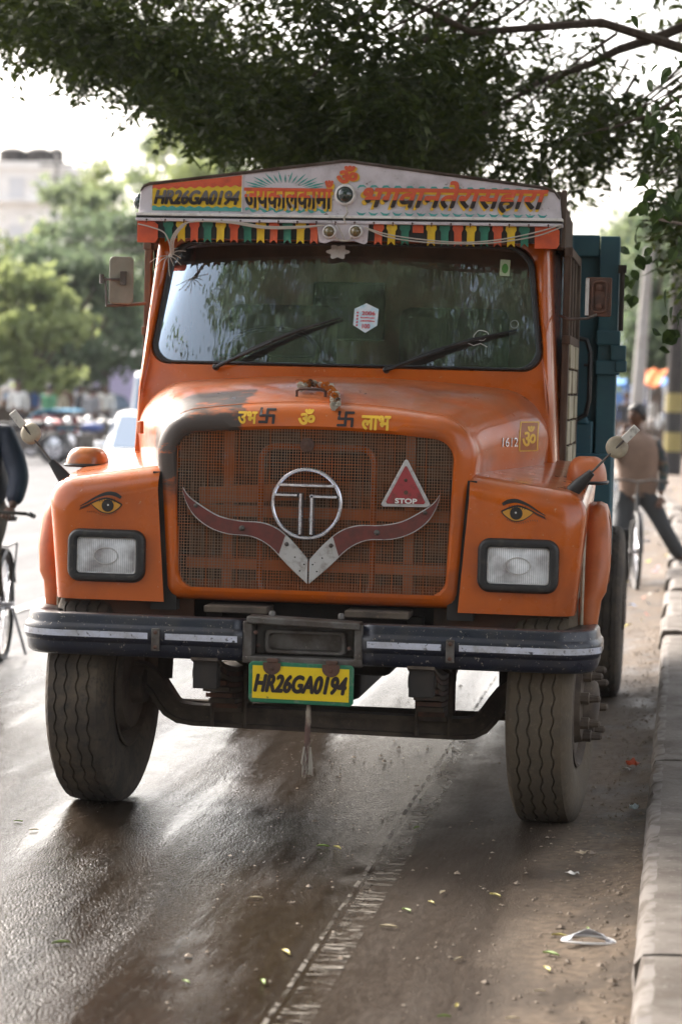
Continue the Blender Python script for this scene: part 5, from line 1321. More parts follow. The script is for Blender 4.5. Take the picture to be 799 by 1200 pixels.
def person(name, label, loc, J, shirt, trousers, group=None, rot=0, headyaw=0, headtilt=0, helmet=None, detail=True, vest=None, shoe=None, moustache=True, hands=None, puff=1):
    """J = joints: pelvis chest neck head, and hip/knee/ankle/toe, shoulder/elbow/wrist for l and r (x left/right, -y = front)"""
    p = thing(name, label, 'person', loc, rot, group)
    Vn = ['pelvis','waist','chest','neck','headb','hipl','kneel','anklel','toel','hipr','kneer','ankler','toer','shl','ell','wrl','shr','elr','wrr']
    J = dict(J); J.setdefault('waist', tuple(.5*(Vector(J['pelvis'])+Vector(J['chest'])))); J['headb'] = tuple(Vector(J['neck'])+(Vector(J['head'])-Vector(J['neck']))*.6)
    ED = [(0,1),(1,2),(2,3),(3,4),(0,5),(5,6),(6,7),(7,8),(0,9),(9,10),(10,11),(11,12),(2,13),(13,14),(14,15),(2,16),(16,17),(17,18)]
    RA = [(.13,.10),(.12,.09),(.15,.10),.052,.055,.085,.058,.038,.032,.085,.058,.038,.032,.052,.038,.026,.052,.038,.026]
    skin('body', [J[k] for k in Vn], ED, RA, skin_m, p)
    # shirt
    Vs = ['waistl','waist','chest','neckb','shl','ell','wrl2','shr','elr','wrr2']
    J['waistl'] = tuple(Vector(J['pelvis'])+(Vector(J['waist'])-Vector(J['pelvis']))*.1); J['neckb'] = tuple(Vector(J['chest'])+(Vector(J['neck'])-Vector(J['chest']))*.75)
    for q in 'lr': J['wr'+q+'2'] = tuple(Vector(J['el'+q])+(Vector(J['wr'+q])-Vector(J['el'+q]))*(.88))
    skin('shirt', [J[k] for k in Vs], [(0,1),(1,2),(2,3),(2,4),(4,5),(5,6),(2,7),(7,8),(8,9)], [(.165*puff,.125*puff),(.150*puff,.118*puff),(.180*puff,.125*puff),.062*puff,.068*puff,.052*puff,.042*puff,.068*puff,.052*puff,.042*puff], shirt, p)
    if vest:
        J['hem'] = tuple(Vector(J['pelvis'])+Vector((0,0,.0))); 
        sl_ = Vector(J['chest']).lerp(Vector(J['shl']), .62); sr_ = Vector(J['chest']).lerp(Vector(J['shr']), .62)
        vr = [(.166,.128,-.03),(.180,.148,.06),(.188,.158,.18),(.205,.165,.32),(.210,.158,.42),(.198,.140,.49),(.150,.110,.535),(.085,.075,.565),(.066,.066,.59)]
        g = G(); g.grid([[(J['pelvis'][0]+(J['neck'][0]-J['pelvis'][0])*dz/.56+rx_*math.cos(2*PI*k/24), J['pelvis'][1]+(J['neck'][1]-J['pelvis'][1])*dz/.56+ry_*math.sin(2*PI*k/24)-.004, J['pelvis'][2]+dz+.004*math.sin(k*2.3+dz*30)) for k in range(24)] for rx_, ry_, dz in vr], cv=True); g.build('sweater_vest', vest, p, smooth=70)
    Vt = ['waistl','pelvis','hipl','kneel','al2','hipr','kneer','ar2']
    for q, n_ in (('l','al2'),('r','ar2')): J[n_] = tuple(Vector(J['knee'+q])+(Vector(J['ankle'+q])-Vector(J['knee'+q]))*.94)
    skin('trousers', [J[k] for k in Vt], [(0,1),(1,2),(2,3),(3,4),(1,5),(5,6),(6,7)], [(.150,.115),(.155,.120),.105,.080,.075,.105,.080,.075], trousers, p)
    for q in 'lr':
        a, b_ = Vector(J['ankle'+q]), Vector(J['toe'+q]); d = (b_-a); d.z = min(d.z,0)
        skin('shoe', [tuple(a+Vector((0,0,-.02))-d*.25), tuple(a.lerp(b_,.5)+Vector((0,0,-.005))), tuple(b_)], [(0,1),(1,2)], [.042,.045,.036], shoe or black_m, p, 1)
    head(p, J['head'], headyaw, headtilt, .098, helmet, moustache)
    if detail:
        for q, sd2 in (('l',-1),('r',1)):
            hd = (hands or {}).get(q); w_ = Vector(J['wr'+q]); d = (w_-Vector(J['el'+q])).normalized()
            if hd: hand(p, w_, hd[0], hd[1], hd[2], 1.0, sd2)
            else: hand(p, w_, d, (0,-1,0) if abs(d.y) < .8 else (0,0,-1), .5, 1.0, sd2)
    return p
black_m = pm('black_leather', (.02,.018,.018), .4)
def bicycle(name, label, loc, rot=0, col=None, group=None, lean=0):
    """front wheel towards -y"""
    bkm = col or black; p = thing(name, label, 'bicycle', loc, rot, group); p.rotation_euler = (0, lean, rot)
    wr = .34; fw_, rw_ = Vector((0,-.53,wr)), Vector((0,.55,wr)); bb = Vector((0,.05,.30)); st = Vector((0,.22,.82)); hd = Vector((0,-.38,.84)); hd2 = Vector((0,-.42,.66))
    fr_ = G(); 
    for a, c_ in ((hd,st),(hd2,bb),(st,bb),(bb,rw_),(st,rw_)): fr_.tube([a,c_], .014, 8)
    fr_.tube([hd+Vector((0,.01,.04)),hd2], .018, 8)
    for s in (-1,1): fr_.tube([hd2+Vector((0,0,-.02)), Vector((s*.05,-.44,.60)), Vector((s*.05,-.53,wr))], .011, 6)
    fm_ = fr_.build('frame', bkm, p)
    for c_ in (fw_, rw_):
        g = G(); nn = 40; g.tube([c_+Vector((0,wr*math.cos(2*PI*k/nn),wr*math.sin(2*PI*k/nn))) for k in range(nn)], .020, 8, closed=True); wl = g.build('wheel', rubber, p)
        g = G(); g.tube([c_+Vector((0,(wr-.03)*math.cos(2*PI*k/nn),(wr-.03)*math.sin(2*PI*k/nn))) for k in range(nn)], .008, 6, closed=True); g.build('rim', greysteel, wl)
        g = G()
        for k in range(24):
            a = 2*PI*k/24; g.tube([c_+Vector((.02*(-1)**k,0,0)), c_+Vector((0,(wr-.03)*math.cos(a),(wr-.03)*math.sin(a)))], .0018, 4)
        g.tube([c_+Vector((-.05,0,0)),c_+Vector((.05,0,0))], .018, 8); g.build('spokes', chrome, wl)
        g = G(); rows = []
        for k in range(13):
            a = R(10)+R(150)*k/12 if c_ is rw_ else R(30)+R(130)*k/12; rows.append([c_+Vector((x_,-(wr+dz)*math.cos(a),(wr+dz)*math.sin(a))) for x_, dz in ((-.03,.015),(-.02,.035),(.02,.035),(.03,.015))])
        g.grid(rows); g.build('mudguard', bkm, p)
    g = G(); g.tube([hd+Vector((0,0,.04)), Vector((0,-.40,.98)), Vector((-.12,-.42,1.0)), Vector((-.27,-.36,.99)), Vector((-.29,-.20,.97))], .011, 8); g.tube([Vector((0,-.40,.98)), Vector((.12,-.42,1.0)), Vector((.27,-.36,.99)), Vector((.29,-.20,.97))], .011, 8)
    hb = g.build('handlebar', greysteel, p)
    g = G()
    for s in (-1,1): g.tube([Vector((s*.285,-.26,.98)), Vector((s*.29,-.16,.965))], .016, 8)
    g.build('grip', rubber, hb)
    g = G(); g.tube([st, st+Vector((0,.02,.10))], .012, 8); g.build('seat_post', chrome, p)
    g = G(); rows = []
    for k in range(7):
        u_ = k/6; wdt = .025+.085*ease(u_); rows.append([(x_*wdt, .10+.26*u_, .945-.02*x_*x_-.01*u_) for x_ in (-1,-.5,0,.5,1)])
    g.grid(rows); g.build('saddle', rubber, p, solid=.03)
    g = G(); g.lathe(bb-Vector((.06,0,0)),(1,0,0),[(.09,.0),(.09,.006)],20); 
    for s, dy in ((-1,1),(1,-1)):
        g.tube([bb+Vector((s*.06,0,0)), bb+Vector((s*.075,.12*dy,-.12*dy))], .009, 6); g.cbox(bb+Vector((s*.12,.12*dy,-.12*dy)), (.09,.06,.02))
    g.build('cranks', chrome, p)
    g = G(); g.box(-.06,.06,.34,.72,.735,.745); g.tube([(.06,.70,.735),(.05,.56,.36)], .006, 6); g.tube([(-.06,.70,.735),(-.05,.56,.36)], .006, 6); g.build('carrier', bkm, p)
    g = G(); g.tube([(.06,.55,.34),(.14,.62,.03)], .010, 6); g.build('kickstand', chrome, p)
    return p
# man at the right, astride a parked bicycle with one foot up on the kerb
vestm = pm('brown_knit', (.23,.155,.115), .9, bump=(120,.4,.004), var=((.18,.12,.088),6,.4,.7)); plaid = pm('dark_plaid_shirt', (.05,.06,.07), .8, var=((.20,.13,.09), 16, .5, .58), var2=((.02,.05,.035), 22, .5, .6), stretch=(1,1,1))
trs = pm('dark_grey_trousers', (.045,.048,.05), .8, bump=(20,.3,.01))
J = dict(pelvis=(0,0,.86), chest=(-.02,-.03,1.20), neck=(-.03,-.03,1.42), head=(-.035,-.05,1.585),
         hipl=(-.10,0,.83), kneel=(-.16,-.12,.46), anklel=(-.15,.0,.10), toel=(-.16,-.18,.05),
         hipr=(.10,.0,.83), kneer=(.26,-.06,.52), ankler=(.43,.0,.24), toer=(.50,-.16,.19),
         shl=(-.20,-.02,1.36), ell=(-.30,-.12,1.16), wrl=(-.17,-.20,1.40), shr=(.16,-.03,1.36), elr=(.235,.0,1.08), wrr=(.21,-.10,.84))
person('person', 'man in a brown sweater vest astride a bicycle with one foot up on the kerb', (1.09,13.3,0), J, plaid, trs, headyaw=R(-38), vest=vestm, hands={'l':((.35,.1,.9),(.6,-.3,0),.8)})
bicycle('bicycle', 'black bicycle held upright between the legs of the man in the brown vest', (1.05,13.15,0), R(6))
# rider entering from the left
jack = pm('navy_jacket', (.012,.018,.035), .6, bump=(12,.4,.02), var=((.02,.028,.05),5,.4,.7)); khaki = pm('brown_trousers', (.13,.09,.06), .85); helm = pm('white_helmet', (.75,.74,.72), .3, coat=.5)
J = dict(pelvis=(0,.16,.98), chest=(0,-.02,1.32), neck=(0,-.08,1.50), head=(0,-.12,1.65),
         hipl=(-.10,.12,.95), kneel=(-.14,-.16,.66), anklel=(-.14,.02,.27), toel=(-.15,-.16,.20),
         hipr=(.10,.12,.95), kneer=(.14,-.22,.78), ankler=(.14,-.10,.42), toer=(.15,-.26,.36),
         shl=(-.20,-.04,1.44), ell=(-.30,-.12,1.20), wrl=(-.28,-.24,1.01), shr=(.20,-.04,1.44), elr=(.30,-.10,1.20), wrr=(.28,-.23,1.01))
RX, RY = -2.80, 4.75
person('person', 'cyclist in a navy jacket and white helmet riding at the left edge of the photo', (RX,RY,0), J, jack, khaki, helmet=helm, puff=1.3, rot=R(4), hands={'l':((0,-1,-.25),(0,-.2,-1),1.1),'r':((0,-1,-.25),(0,-.2,-1),1.1)})
bicycle('bicycle', 'black bicycle ridden by the cyclist in the navy jacket', (RX+.10,RY,0), R(7))

# ================================================================== CARS, STALLS AND CROWD DOWN THE ROAD
def car(name, label, cat, loc, rot, paint_m, L_=3.6, W_=1.55, H_=1.42, van=False, group=None):
    """front towards -y"""
    p = thing(name, label, cat, loc, rot, group); hl_, hw_ = L_/2, W_/2
    if van: prof = [(-hl_,.35),(-hl_-.03,.75),(-hl_+.15,.98),(-hl_+.62,H_-.08),(-hl_+.95,H_),(hl_-.2,H_),(hl_-.03,H_-.2),(hl_,.8),(hl_,.35)]
    else: prof = [(-hl_,.32),(-hl_-.02,.55),(-hl_+.12,.78),(-hl_+.95,.93),(-hl_+1.5,H_-.05),(-hl_+1.85,H_),(hl_-.75,H_-.01),(hl_-.25,.98),(hl_,.88),(hl_+.02,.5),(hl_,.32)]
    g = G(); rows = []
    belt = .95
    for s_ in (-1,-.97,-.9,0,.9,.97,1):
        rows.append([(s_*hw_*(1-.14*max(0,(z-belt))/(H_-belt)) * (1 if z <= belt else 1), y*(1-.02*(abs(s_) > .95)), z-(.02 if abs(s_) > .95 else 0)*(z > .5)) for y, z in prof])
    g.grid(rows, cv=True); g.add(rows[0], [tuple(range(len(prof)))]); g.add(rows[-1], [tuple(range(len(prof)))])
    g.build('body', paint_m, p, smooth=40, bevel=.02)
    a, b_ = (prof[2], prof[3]) if van else (prof[3], prof[4])
    def gl_(y0,z0,y1,z1,w0,w1,off,nm='windscreen'):
        dy, dz = y1-y0, z1-z0; l = math.hypot(dy,dz); ny, nz_ = -dz/l*off, dy/l*off
        q = [(-w0,y0+dy*.06+ny,z0+dz*.06+nz_),(w0,y0+dy*.06+ny,z0+dz*.06+nz_),(w1,y0+dy*.94+ny,z0+dz*.94+nz_),(-w1,y0+dy*.94+ny,z0+dz*.94+nz_)]
        g = G(); g.add(q,[(0,1,2,3)]); return g.build(nm, carglass, p, smooth=0, solid=.01)
    gl_(a[0],a[1],b_[0],b_[1],hw_*.88,hw_*.80,.012)
    for s in (-1,1):
        y0, y1 = (-hl_+.75, hl_-.35) if van else (-hl_+1.25, hl_-.6)
        for u0, u1 in ((0,.47),(.53,1)):
            ya, yb = y0+(y1-y0)*u0, y0+(y1-y0)*u1; g = G(); zt = H_-.10
            g.add([(s*(hw_+.006),ya-(.12 if u0 == 0 and not van else 0),belt+.02),(s*(hw_+.006),yb,belt+.02),(s*(hw_*.89+.006),yb,zt),(s*(hw_*.89+.006),ya+.12,zt)],[(0,1,2,3)]); g.build('side_window', carglass, p, smooth=0, solid=.006)
        for yy in (-hl_+.65, hl_-.65):
            g = G(); g.lathe((s*(hw_-.16),yy,.28),(s,0,0),[(.14,0),(.26,.0),(.28,.02),(.28,.15),(.25,.17),(.15,.165)],24); wl = g.build('wheel', rubber, p); g = G(); g.lathe((s*(hw_+.0),yy,.28),(s,0,0),[(.16,0),(.14,.015),(.03,.02)],16); g.build('rim', silver, wl)
        g = G(); g.cbox((s*(hw_-.28),-hl_-.015,.66),(.30,.05,.15)); g.build('headlight', reflector_m, p, bevel=.02)
        g = G(); g.cbox((s*(hw_+.08),-hl_+(1.25 if not van else .6),.98),(.14,.06,.11)); g.build('door_mirror', paint_m, p, bevel=.02)
    g = G(); g.box(-hw_*.95,hw_*.95,-hl_-.07,-hl_+.02,.36,.52); g.build('bumper', dark, p, bevel=.03)
    g = G(); g.box(-.3,.3,-hl_-.04,-hl_,.58,.70); g.build('grille', black, p, bevel=.01)
    g = G(); g.box(-.24,.24,-hl_-.085,-hl_-.07,.39,.48); g.build('number_plate', white, p)
    return p
carglass = pm('car_glass', (.20,.27,.36), .08, coat=1, spec=.8)
pw = pm('car_white', (.75,.75,.75), .3, coat=.8); ps = pm('car_silver', (.5,.52,.55), .3, metal=.3, coat=.8); pbeige = pm('car_beige', (.5,.45,.38), .35, coat=.5)
car('parked_car', 'white saloon car with a bluish windscreen behind the truck on the left', 'car', (-5.0,20.6,0), R(8), pw)
car('minivan', 'tall white minivan with dark windows beyond the white saloon', 'van', (-9.25,40,0), R(10), pw, 3.4, 1.5, 2.0, True)
car('parked_car', 'silver car far down the road among the stalls', 'car', (-16.2,62,0), R(60), ps)
car('parked_car', 'beige car at the far roadside under the trees', 'car', (-21.5,72,0), R(75), pbeige)
# crowd
base_stand = dict(pelvis=(0,0,.92), chest=(0,-.01,1.28), neck=(0,0,1.48), head=(0,-.02,1.63), hipl=(-.09,0,.88), kneel=(-.10,-.03,.48), anklel=(-.11,.02,.09), toel=(-.12,-.15,.04), hipr=(.09,0,.88), kneer=(.11,-.04,.48), ankler=(.12,.02,.09), toer=(.13,-.15,.04), shl=(-.19,0,1.42), ell=(-.24,.03,1.14), wrl=(-.23,-.08,.90), shr=(.19,0,1.42), elr=(.24,.03,1.14), wrr=(.23,-.08,.90))
base_walk = dict(base_stand, kneel=(-.10,-.20,.50), anklel=(-.10,-.28,.10), toel=(-.11,-.44,.07), kneer=(.10,.05,.48), ankler=(.11,.30,.14), toer=(.11,.20,.04), ell=(-.24,.12,1.15), wrl=(-.23,.20,.93), elr=(.24,-.08,1.14), wrr=(.22,-.24,.95))
cls = {'white': (.65,.64,.60), 'red': (.45,.05,.04), 'blue': (.06,.12,.3), 'brown': (.15,.09,.06), 'pale blue': (.35,.45,.6), 'grey': (.22,.22,.23), 'cream': (.5,.44,.32), 'dark': (.03,.03,.035), 'orange': (.6,.2,.05), 'green': (.06,.2,.1), 'pink': (.5,.2,.25)}
cm_ = {k: pm(k.replace(' ','_')+'_cloth', v, .85) for k, v in cls.items()}
def tp(px, D):      # a place D metres away in the direction of column px of the photo
    a = px-800; return (1.481+a/2800*D, D-9.45)
crowd = [(8,62,'white','dark','s'),(28,66,'blue','brown','w'),(30,70,'red','grey','s'),(46,60,'green','grey','w'),(58,64,'cream','brown','s'),(68,68,'brown','dark','s'),(84,62,'dark','grey','w'),(98,60,'grey','dark','s'),(104,67,'orange','dark','s'),(116,66,'white','dark','w'),(76,74,'pale blue','grey','s'),(14,75,'green','dark','s'),(38,77,'pink','white','w'),(112,75,'blue','dark','s'),(52,72,'white','grey','s'),(90,73,'cream','grey','w')]
where = {0:'at the far left roadside',1:'in front of the stalls',2:'beside the parked rickshaw',3:'under the roadside trees'}
protoP = {}
for i, (px, D, a, b_, k) in enumerate(crowd):
    x, y = tp(px, D)
    lab = 'distant person in a %s top and %s trousers %s' % (a, b_, 'walking by the left roadside stalls' if k == 'w' else 'standing by the left roadside stalls')
    if k not in protoP:
        o = person('person', lab, (x,y,0), base_stand if k == 's' else base_walk, cm_[a], cm_[b_], group='people by the stalls down the road', rot=rg.uniform(-1.5,1.5), detail=False, moustache=False); protoP[k] = o
        for ch in o.children:
            if ch.type == 'MESH':
                ch.data.materials[0] = ch.data.materials[0]
    else:
        o = clone(protoP[k]); o.location = (x,y,0); o.rotation_euler = (0,0,rg.uniform(-3,3)); o['label'] = lab; s_ = rg.uniform(.93,1.05); o.scale = (s_,)*3
    for ch in o.children:
        if ch.name.startswith(('shirt','trousers')):
            ch.material_slots[0].link = 'OBJECT'; ch.material_slots[0].material = cm_[a] if ch.name.startswith('shirt') else cm_[b_]
for i, (px, D, a, b_) in enumerate(((735,58,'dark','grey'),(766,66,'white','dark'),(752,72,'blue','dark'))):
    x, y = tp(px, D); o = clone(protoP['s']); o.location = (x,y,.1); o.rotation_euler = (0,0,i*1.3)
    o['label'] = 'distant person in a %s top by the stalls beyond the man with the bicycle' % a; o['group'] = 'people on the far right pavement'
    for ch in o.children:
        if ch.name.startswith(('shirt','trousers')): ch.material_slots[0].link = 'OBJECT'; ch.material_slots[0].material = cm_[a] if ch.name.startswith('shirt') else cm_[b_]
# cycle rickshaw with a blue hood, motorcycles
def rickshaw(loc, rot):
    p = thing('cycle_rickshaw', 'cycle rickshaw with a blue canopy seat parked at the left roadside', 'rickshaw', loc, rot)
    for s in (-1,1):
        g = G(); g.tube([(s*.48,.4+.36*math.cos(2*PI*k/32),.36+.36*math.sin(2*PI*k/32)) for k in range(32)], .022, 8, closed=True); wl = g.build('wheel', rubber, p)
        g = G()
        for k in range(12): g.tube([(s*.48,.4,.36),(s*.48,.4+.35*math.cos(PI*k/6),.36+.35*math.sin(PI*k/6))], .004, 4)
        g.build('spokes', chrome, wl)
    g = G(); g.tube([(0,-1.15+.34*math.cos(2*PI*k/32),.36+.34*math.sin(2*PI*k/32)) for k in range(32)], .02, 8, closed=True); g.build('wheel', rubber, p)
    g = G(); g.tube([(0,-1.15,.36),(0,-1.0,.9),(0,-.98,1.05)], .016, 8); g.tube([(-.25,-.9,1.02),(0,-.98,1.05),(.25,-.9,1.02)], .012, 6); g.tube([(0,-1.0,.8),(0,-.4,.5),(0,.4,.36)], .02, 8); g.tube([(-.48,.4,.36),(.48,.4,.36)], .02, 8); g.build('frame', black, p)
    g = G(); g.box(-.42,.42,.0,.7,.62,.74); g.box(-.42,.42,.62,.74,.70,.98); g.build('bench_seat', pm('rickshaw_blue', (.05,.28,.45), .5), p, bevel=.04)
    g = G(); g.box(-.44,.44,-.15,.1,.42,.46); g.box(-.46,-.42,.0,.7,.5,.95); g.box(.42,.46,.0,.7,.5,.95); g.build('side_board', pm('rickshaw_red', (.3,.05,.04), .5), p)
    g = G(); rows = []
    for k in range(9):
        a = PI*k/8*.62+.1; rows.append([(x_, .72-1.0*(1-math.cos(a))*.62, .80+.30*math.sin(a)) for x_ in (-.5,-.25,0,.25,.5)])
    g.grid(rows); g.build('hood', MATS['rickshaw_blue'], p, solid=.02)
    return p
x, y = tp(68, 54); rickshaw((x,y,0), R(70))
def motorbike(label, loc, rot, col):
    p = thing('motorcycle', label, 'motorcycle', loc, rot, 'motorcycles by the stalls')
    for yy in (-.62,.62):
        g = G(); g.tube([(0,yy+.29*math.cos(2*PI*k/28),.31+.29*math.sin(2*PI*k/28)) for k in range(28)], .045, 8, closed=True); wl = g.build('wheel', rubber, p)
        g = G(); g.lathe((-.04,yy,.31),(1,0,0),[(.08,0),(.27,.03),(.27,.05),(.08,.08)],18); g.build('rim', chrome, wl)
    g = G(); rows = []
    for k in range(8):
        u_ = k/7; wdt = .06+.09*math.sin(PI*min(1,u_*1.2)); rows.append([(wdt*math.cos(a), -.38+.5*u_, .78+.11*math.sin(a)*(.6+.4*math.sin(PI*u_))) for a in [2*PI*j/12 for j in range(12)]])
    g.grid(rows, cv=True); g.build('fuel_tank', col, p)
    g = G(); g.box(-.11,.11,.08,.72,.76,.84); g.build('seat', rubber, p, bevel=.03)
    g = G(); g.box(-.12,.12,-.22,.22,.28,.62); g.lathe((0,-.05,.45),(0,-.5,.9),[(.09,-.1),(.1,.2),(.06,.22)],10); g.build('engine', greysteel, p, bevel=.03)
    g = G(); 
    for s in (-1,1): g.tube([(s*.07,-.62,.31),(s*.07,-.42,.92)], .018, 8); g.tube([(s*.08,.62,.31),(s*.09,.3,.72)], .014, 8)
    g.tube([(-.34,-.28,1.02),(-.12,-.42,.98),(.12,-.42,.98),(.34,-.28,1.02)], .012, 8); g.tube([(.12,.0,.32),(.14,.7,.36)], .03, 8); g.build('frame', black, p)
    g = G(); g.lathe((0,-.5,.86),(0,-1,0),[(.06,0),(.09,.08),(.085,.1)],16); g.build('headlight', reflector_m, p)
    return p
mc = [(18,50,'black',80),(48,53,'red',60),(92,50,'dark blue',100),(110,55,'black',70),(78,56,'silver',50)]
mcm = {'black': black, 'red': pm('tank_red', (.4,.03,.02), .3, coat=1), 'dark blue': pm('tank_blue', (.02,.05,.2), .3, coat=1), 'silver': silver}
for i, (px, D, c_, a) in enumerate(mc):
    x, y = tp(px, D); motorbike('%s motorcycle parked %s at the left roadside' % (c_, ('furthest left','beside the blue rickshaw','right of the blue rickshaw','nearest the white minivan','behind the rickshaw')[i]), (x,y,0), R(a), mcm[c_])
# awnings and stalls
def stall(label, loc, rot, W_, D_, H_, cloth, goods, group='roadside stalls'):
    p = thing('market_stall', label, 'stall', loc, rot, group)
    for sx in (-1,1):
        for yy in (0, D_): g = G(); g.tube([(sx*W_/2,yy,0),(sx*W_/2,yy,H_-(.3 if yy == 0 else 0))], .03, 6); g.build('pole', wood, p)
    g = G(); rows = []
    for i in range(9): rows.append([(-W_/2-.2+(W_+.4)*i/8, -.4+(D_+.5)*j/5, H_-.38+.42*j/5-.07*math.sin(PI*((i*2)%8)/8)-.03*math.sin(j*2)) for j in range(6)])
    g.grid(rows); g.build('awning', cloth, p, solid=.01)
    g = G(); g.box(-W_/2,W_/2,.1,.8,.0,.8); g.build('counter', wood, p, bevel=.02)
    for k in range(6):
        g = G(); x = -W_/2+.25+(W_-.5)*k/5; g.lathe((x,.4,.8),(0,0,1),[(.16,0),(.18,.08),(.12,.20),(.03,.27)],10); g.build('goods', goods[k % len(goods)], p)
    return p
aw = {k: pm(k+'_awning', v, .7) for k, v in {'orange':(.7,.18,.04),'blue':(.08,.25,.6),'white':(.75,.72,.68),'red':(.5,.05,.04),'green':(.05,.25,.12), 'violet':(.45,.38,.7)}.items()}
x, y = tp(14, 80); stall('stall under an orange awning at the far left', (x,y,0), R(14), 2.6, 2, 2.4, aw['orange'], [cm_['white'],cm_['brown'],cm_['pink']])
x, y = tp(42, 82); stall('stall under a red awning next to the orange one', (x,y,0), R(14), 2.2, 2, 2.5, aw['red'], [cm_['white'],cm_['blue']])
x, y = tp(28, 90); stall('stall under a blue awning behind the crowd', (x,y,0), R(14), 3.0, 2, 2.7, aw['blue'], [cm_['cream'],cm_['brown']])
x, y = tp(132, 72); stall('stall under a white awning behind the white minivan', (x,y,0), R(14), 3.2, 2.4, 3.0, aw['white'], [cm_['white'],cm_['pink']])
x, y = tp(760, 62); stall('stall under an orange awning on the right pavement', (x,y,.1), R(-10), .3, .6, 2.3, aw['orange'], [cm_['white'],cm_['brown']])
x, y = tp(778, 74); stall('stall under a white awning on the right pavement', (x,y,.1), R(-10), 2.2, 2, 3.1, aw['white'], [cm_['white'],cm_['blue']])
x, y = tp(742, 80); stall('stall under a blue awning far right beyond the poles', (x,y,.1), R(-10), 2.4, 2, 2.4, aw['blue'], [cm_['white'],cm_['blue']])
# signboards on posts
def sign(label, loc, rot, W_, H_, z0, m1, m2=None, split=.3):
    p = thing('signboard', label, 'sign', loc, rot)
    for s in (-1,1): g = G(); g.tube([(s*W_*.35,0,0),(s*W_*.35,0,z0+H_)], .05, 8); g.build('post', greysteel, p)
    g = G(); g.box(-W_/2,W_/2,-.10,-.05,z0+(H_*split if m2 else 0),z0+H_); g.build('board', m1, p, bevel=.01)
    if m2: g = G(); g.box(-W_/2,W_/2,-.11,-.05,z0,z0+H_*split-.01); g.build('lower_band', m2, p, bevel=.01)
    return p
whb = pm('hoarding_white', (.7,.75,.85), .5); teal_b = pm('hoarding_teal', (.04,.25,.27), .5); orb = pm('sign_orange', (.75,.13,.04), .5); blb = pm('hoarding_blue', (.12,.28,.65), .5)
x, y = tp(754, 88); sign('white and teal hoarding high over the right-hand stalls', (x,y,0), 0, 3.0, 1.9, 2.4, whb, teal_b, .33)
x, y = tp(757, 76); sign('small square orange sign below the white hoarding', (x,y,0), 0, .45, .6, 2.5, orb)
x, y = tp(733, 84); sign('blue board on posts beyond the rear of the truck', (x,y,0), 0, 1.4, 1.6, .7, blb)
x, y = tp(128, 92); sign('pale violet hoarding behind the white minivan on the left', (x,y,0), 0, 3.4, 2.4, .6, pm('hoarding_violet', (.62,.55,.8), .5))

# utility poles
dull_y = pm('faded_yellow', (.26,.21,.07), .7)
def pole(name, label, x, y, z1, r_=.12, bands=False, arms=True, lean=0, m_=None):
    p = thing(name, label, 'pole', (x,y,0)); g = G(); g.tube([(0,0,0),(lean*.5,0,z1/2),(lean,0,z1)], [r_*1.25,r_,r_*.75], 12); g.build('shaft', m_ or pm('pole_concrete', (.36,.34,.32), .8, var=((.25,.23,.2),4,.4,.7)), p)
    if bands:
        for k, mm in enumerate((black, dull_y, black, dull_y)):
            g = G(); z = .15+.42*k; g.lathe((0,0,z),(0,0,1),[(r_*1.25+.004,0),(r_*1.25+.004,.41)],16,capend=False); g.build('painted_band', mm, p)
    if arms:
        g = G(); g.box(-.8,.8,-.05,.05,z1-.6,z1-.5); g.box(-.6,.6,-.05,.05,z1-1.2,z1-1.1); g.build('crossarm', greysteel, p)
        for q in (-.7,-.35,.35,.7): g = G(); g.lathe((q,0,z1-.5),(0,0,1),[(.03,0),(.05,.05),(.03,.1),(.04,.15),(.01,.18)],10); g.build('insulator', white, p)
    return p
x, y = tp(744, 60); pole('utility_pole', 'pale concrete pole rising behind the man with the bicycle', x, y, 5.4, .15, arms=False, lean=.25)
x, y = tp(790, 51.7); pole('striped_pole', 'pole painted in black and yellow bands near the right edge', x, y, 7, .15, True, m_=dark)
x, y = tp(50, 110); pole('utility_pole', 'tall thin pole with crossarms above the left trees', x, y, 12.4, .12)
x, y = tp(112, 96); pole('utility_pole', 'thin pole standing among the left trees', x, y, 9.5, .10, arms=False)
wires = G()
for z, s_ in ((7.3,.25),(7.05,.28),(6.7,.3)):
    wires.tube([(-31+26*k/14, 72-14*k/14, z-1.1*math.sin(PI*k/14)*s_*4) for k in range(15)], .03, 5)
tag(wires.build('overhead_wires', dark), 'thin overhead wires crossing in front of the left trees', 'wires')

# buildings far left
pale_pane = pm('washed_out_pane', (.62,.63,.65), .4)  # panes painted pale to stand in for overexposed far light
def building(label, x0, x1, y0, y1, h_, m_, floors, bays, loc=None):
    b = thing('building', label, 'building', ((x0+x1)/2, y0, 0)); W2 = (x1-x0)/2
    g = G(); g.box(-W2,W2,0,y1-y0,0,h_); g.build('wall', m_, b)
    g = G(); g.box(-W2-.15,W2+.15,-.15,y1-y0+.15,h_,h_+.5); g.build('parapet', m_, b)
    for f_ in range(floors):
        for q in range(bays):
            x = -W2+(q+.5)*2*W2/bays; z = 1.2+f_*h_/floors; g = G(); g.box(x-.55,x+.55,-.06,.0,z-.05,z+1.35); fr_ = g.build('window', white, b); g = G(); g.box(x-.47,x+.47,-.08,-.062,z+.03,z+1.27); g.build('pane', pale_pane, fr_)
        g = G(); g.box(-W2,W2,-.5,-.09,f_*h_/floors+.9,f_*h_/floors+1.0); g.build('ledge', m_, b)
    return b
bw = pm('building_white', (.85,.84,.82), .8, var=((.75,.73,.7),1,.4,.7)); bb_ = pm('building_beige', (.5,.43,.36), .8, var=((.38,.33,.28),1,.4,.7))
x, y = tp(-10, 150); bl1 = building('pale flat-roofed building far behind the left trees with dark tanks on its roof', x-4, x+3.4, y, y+10, 15.2, bw, 5, 4)
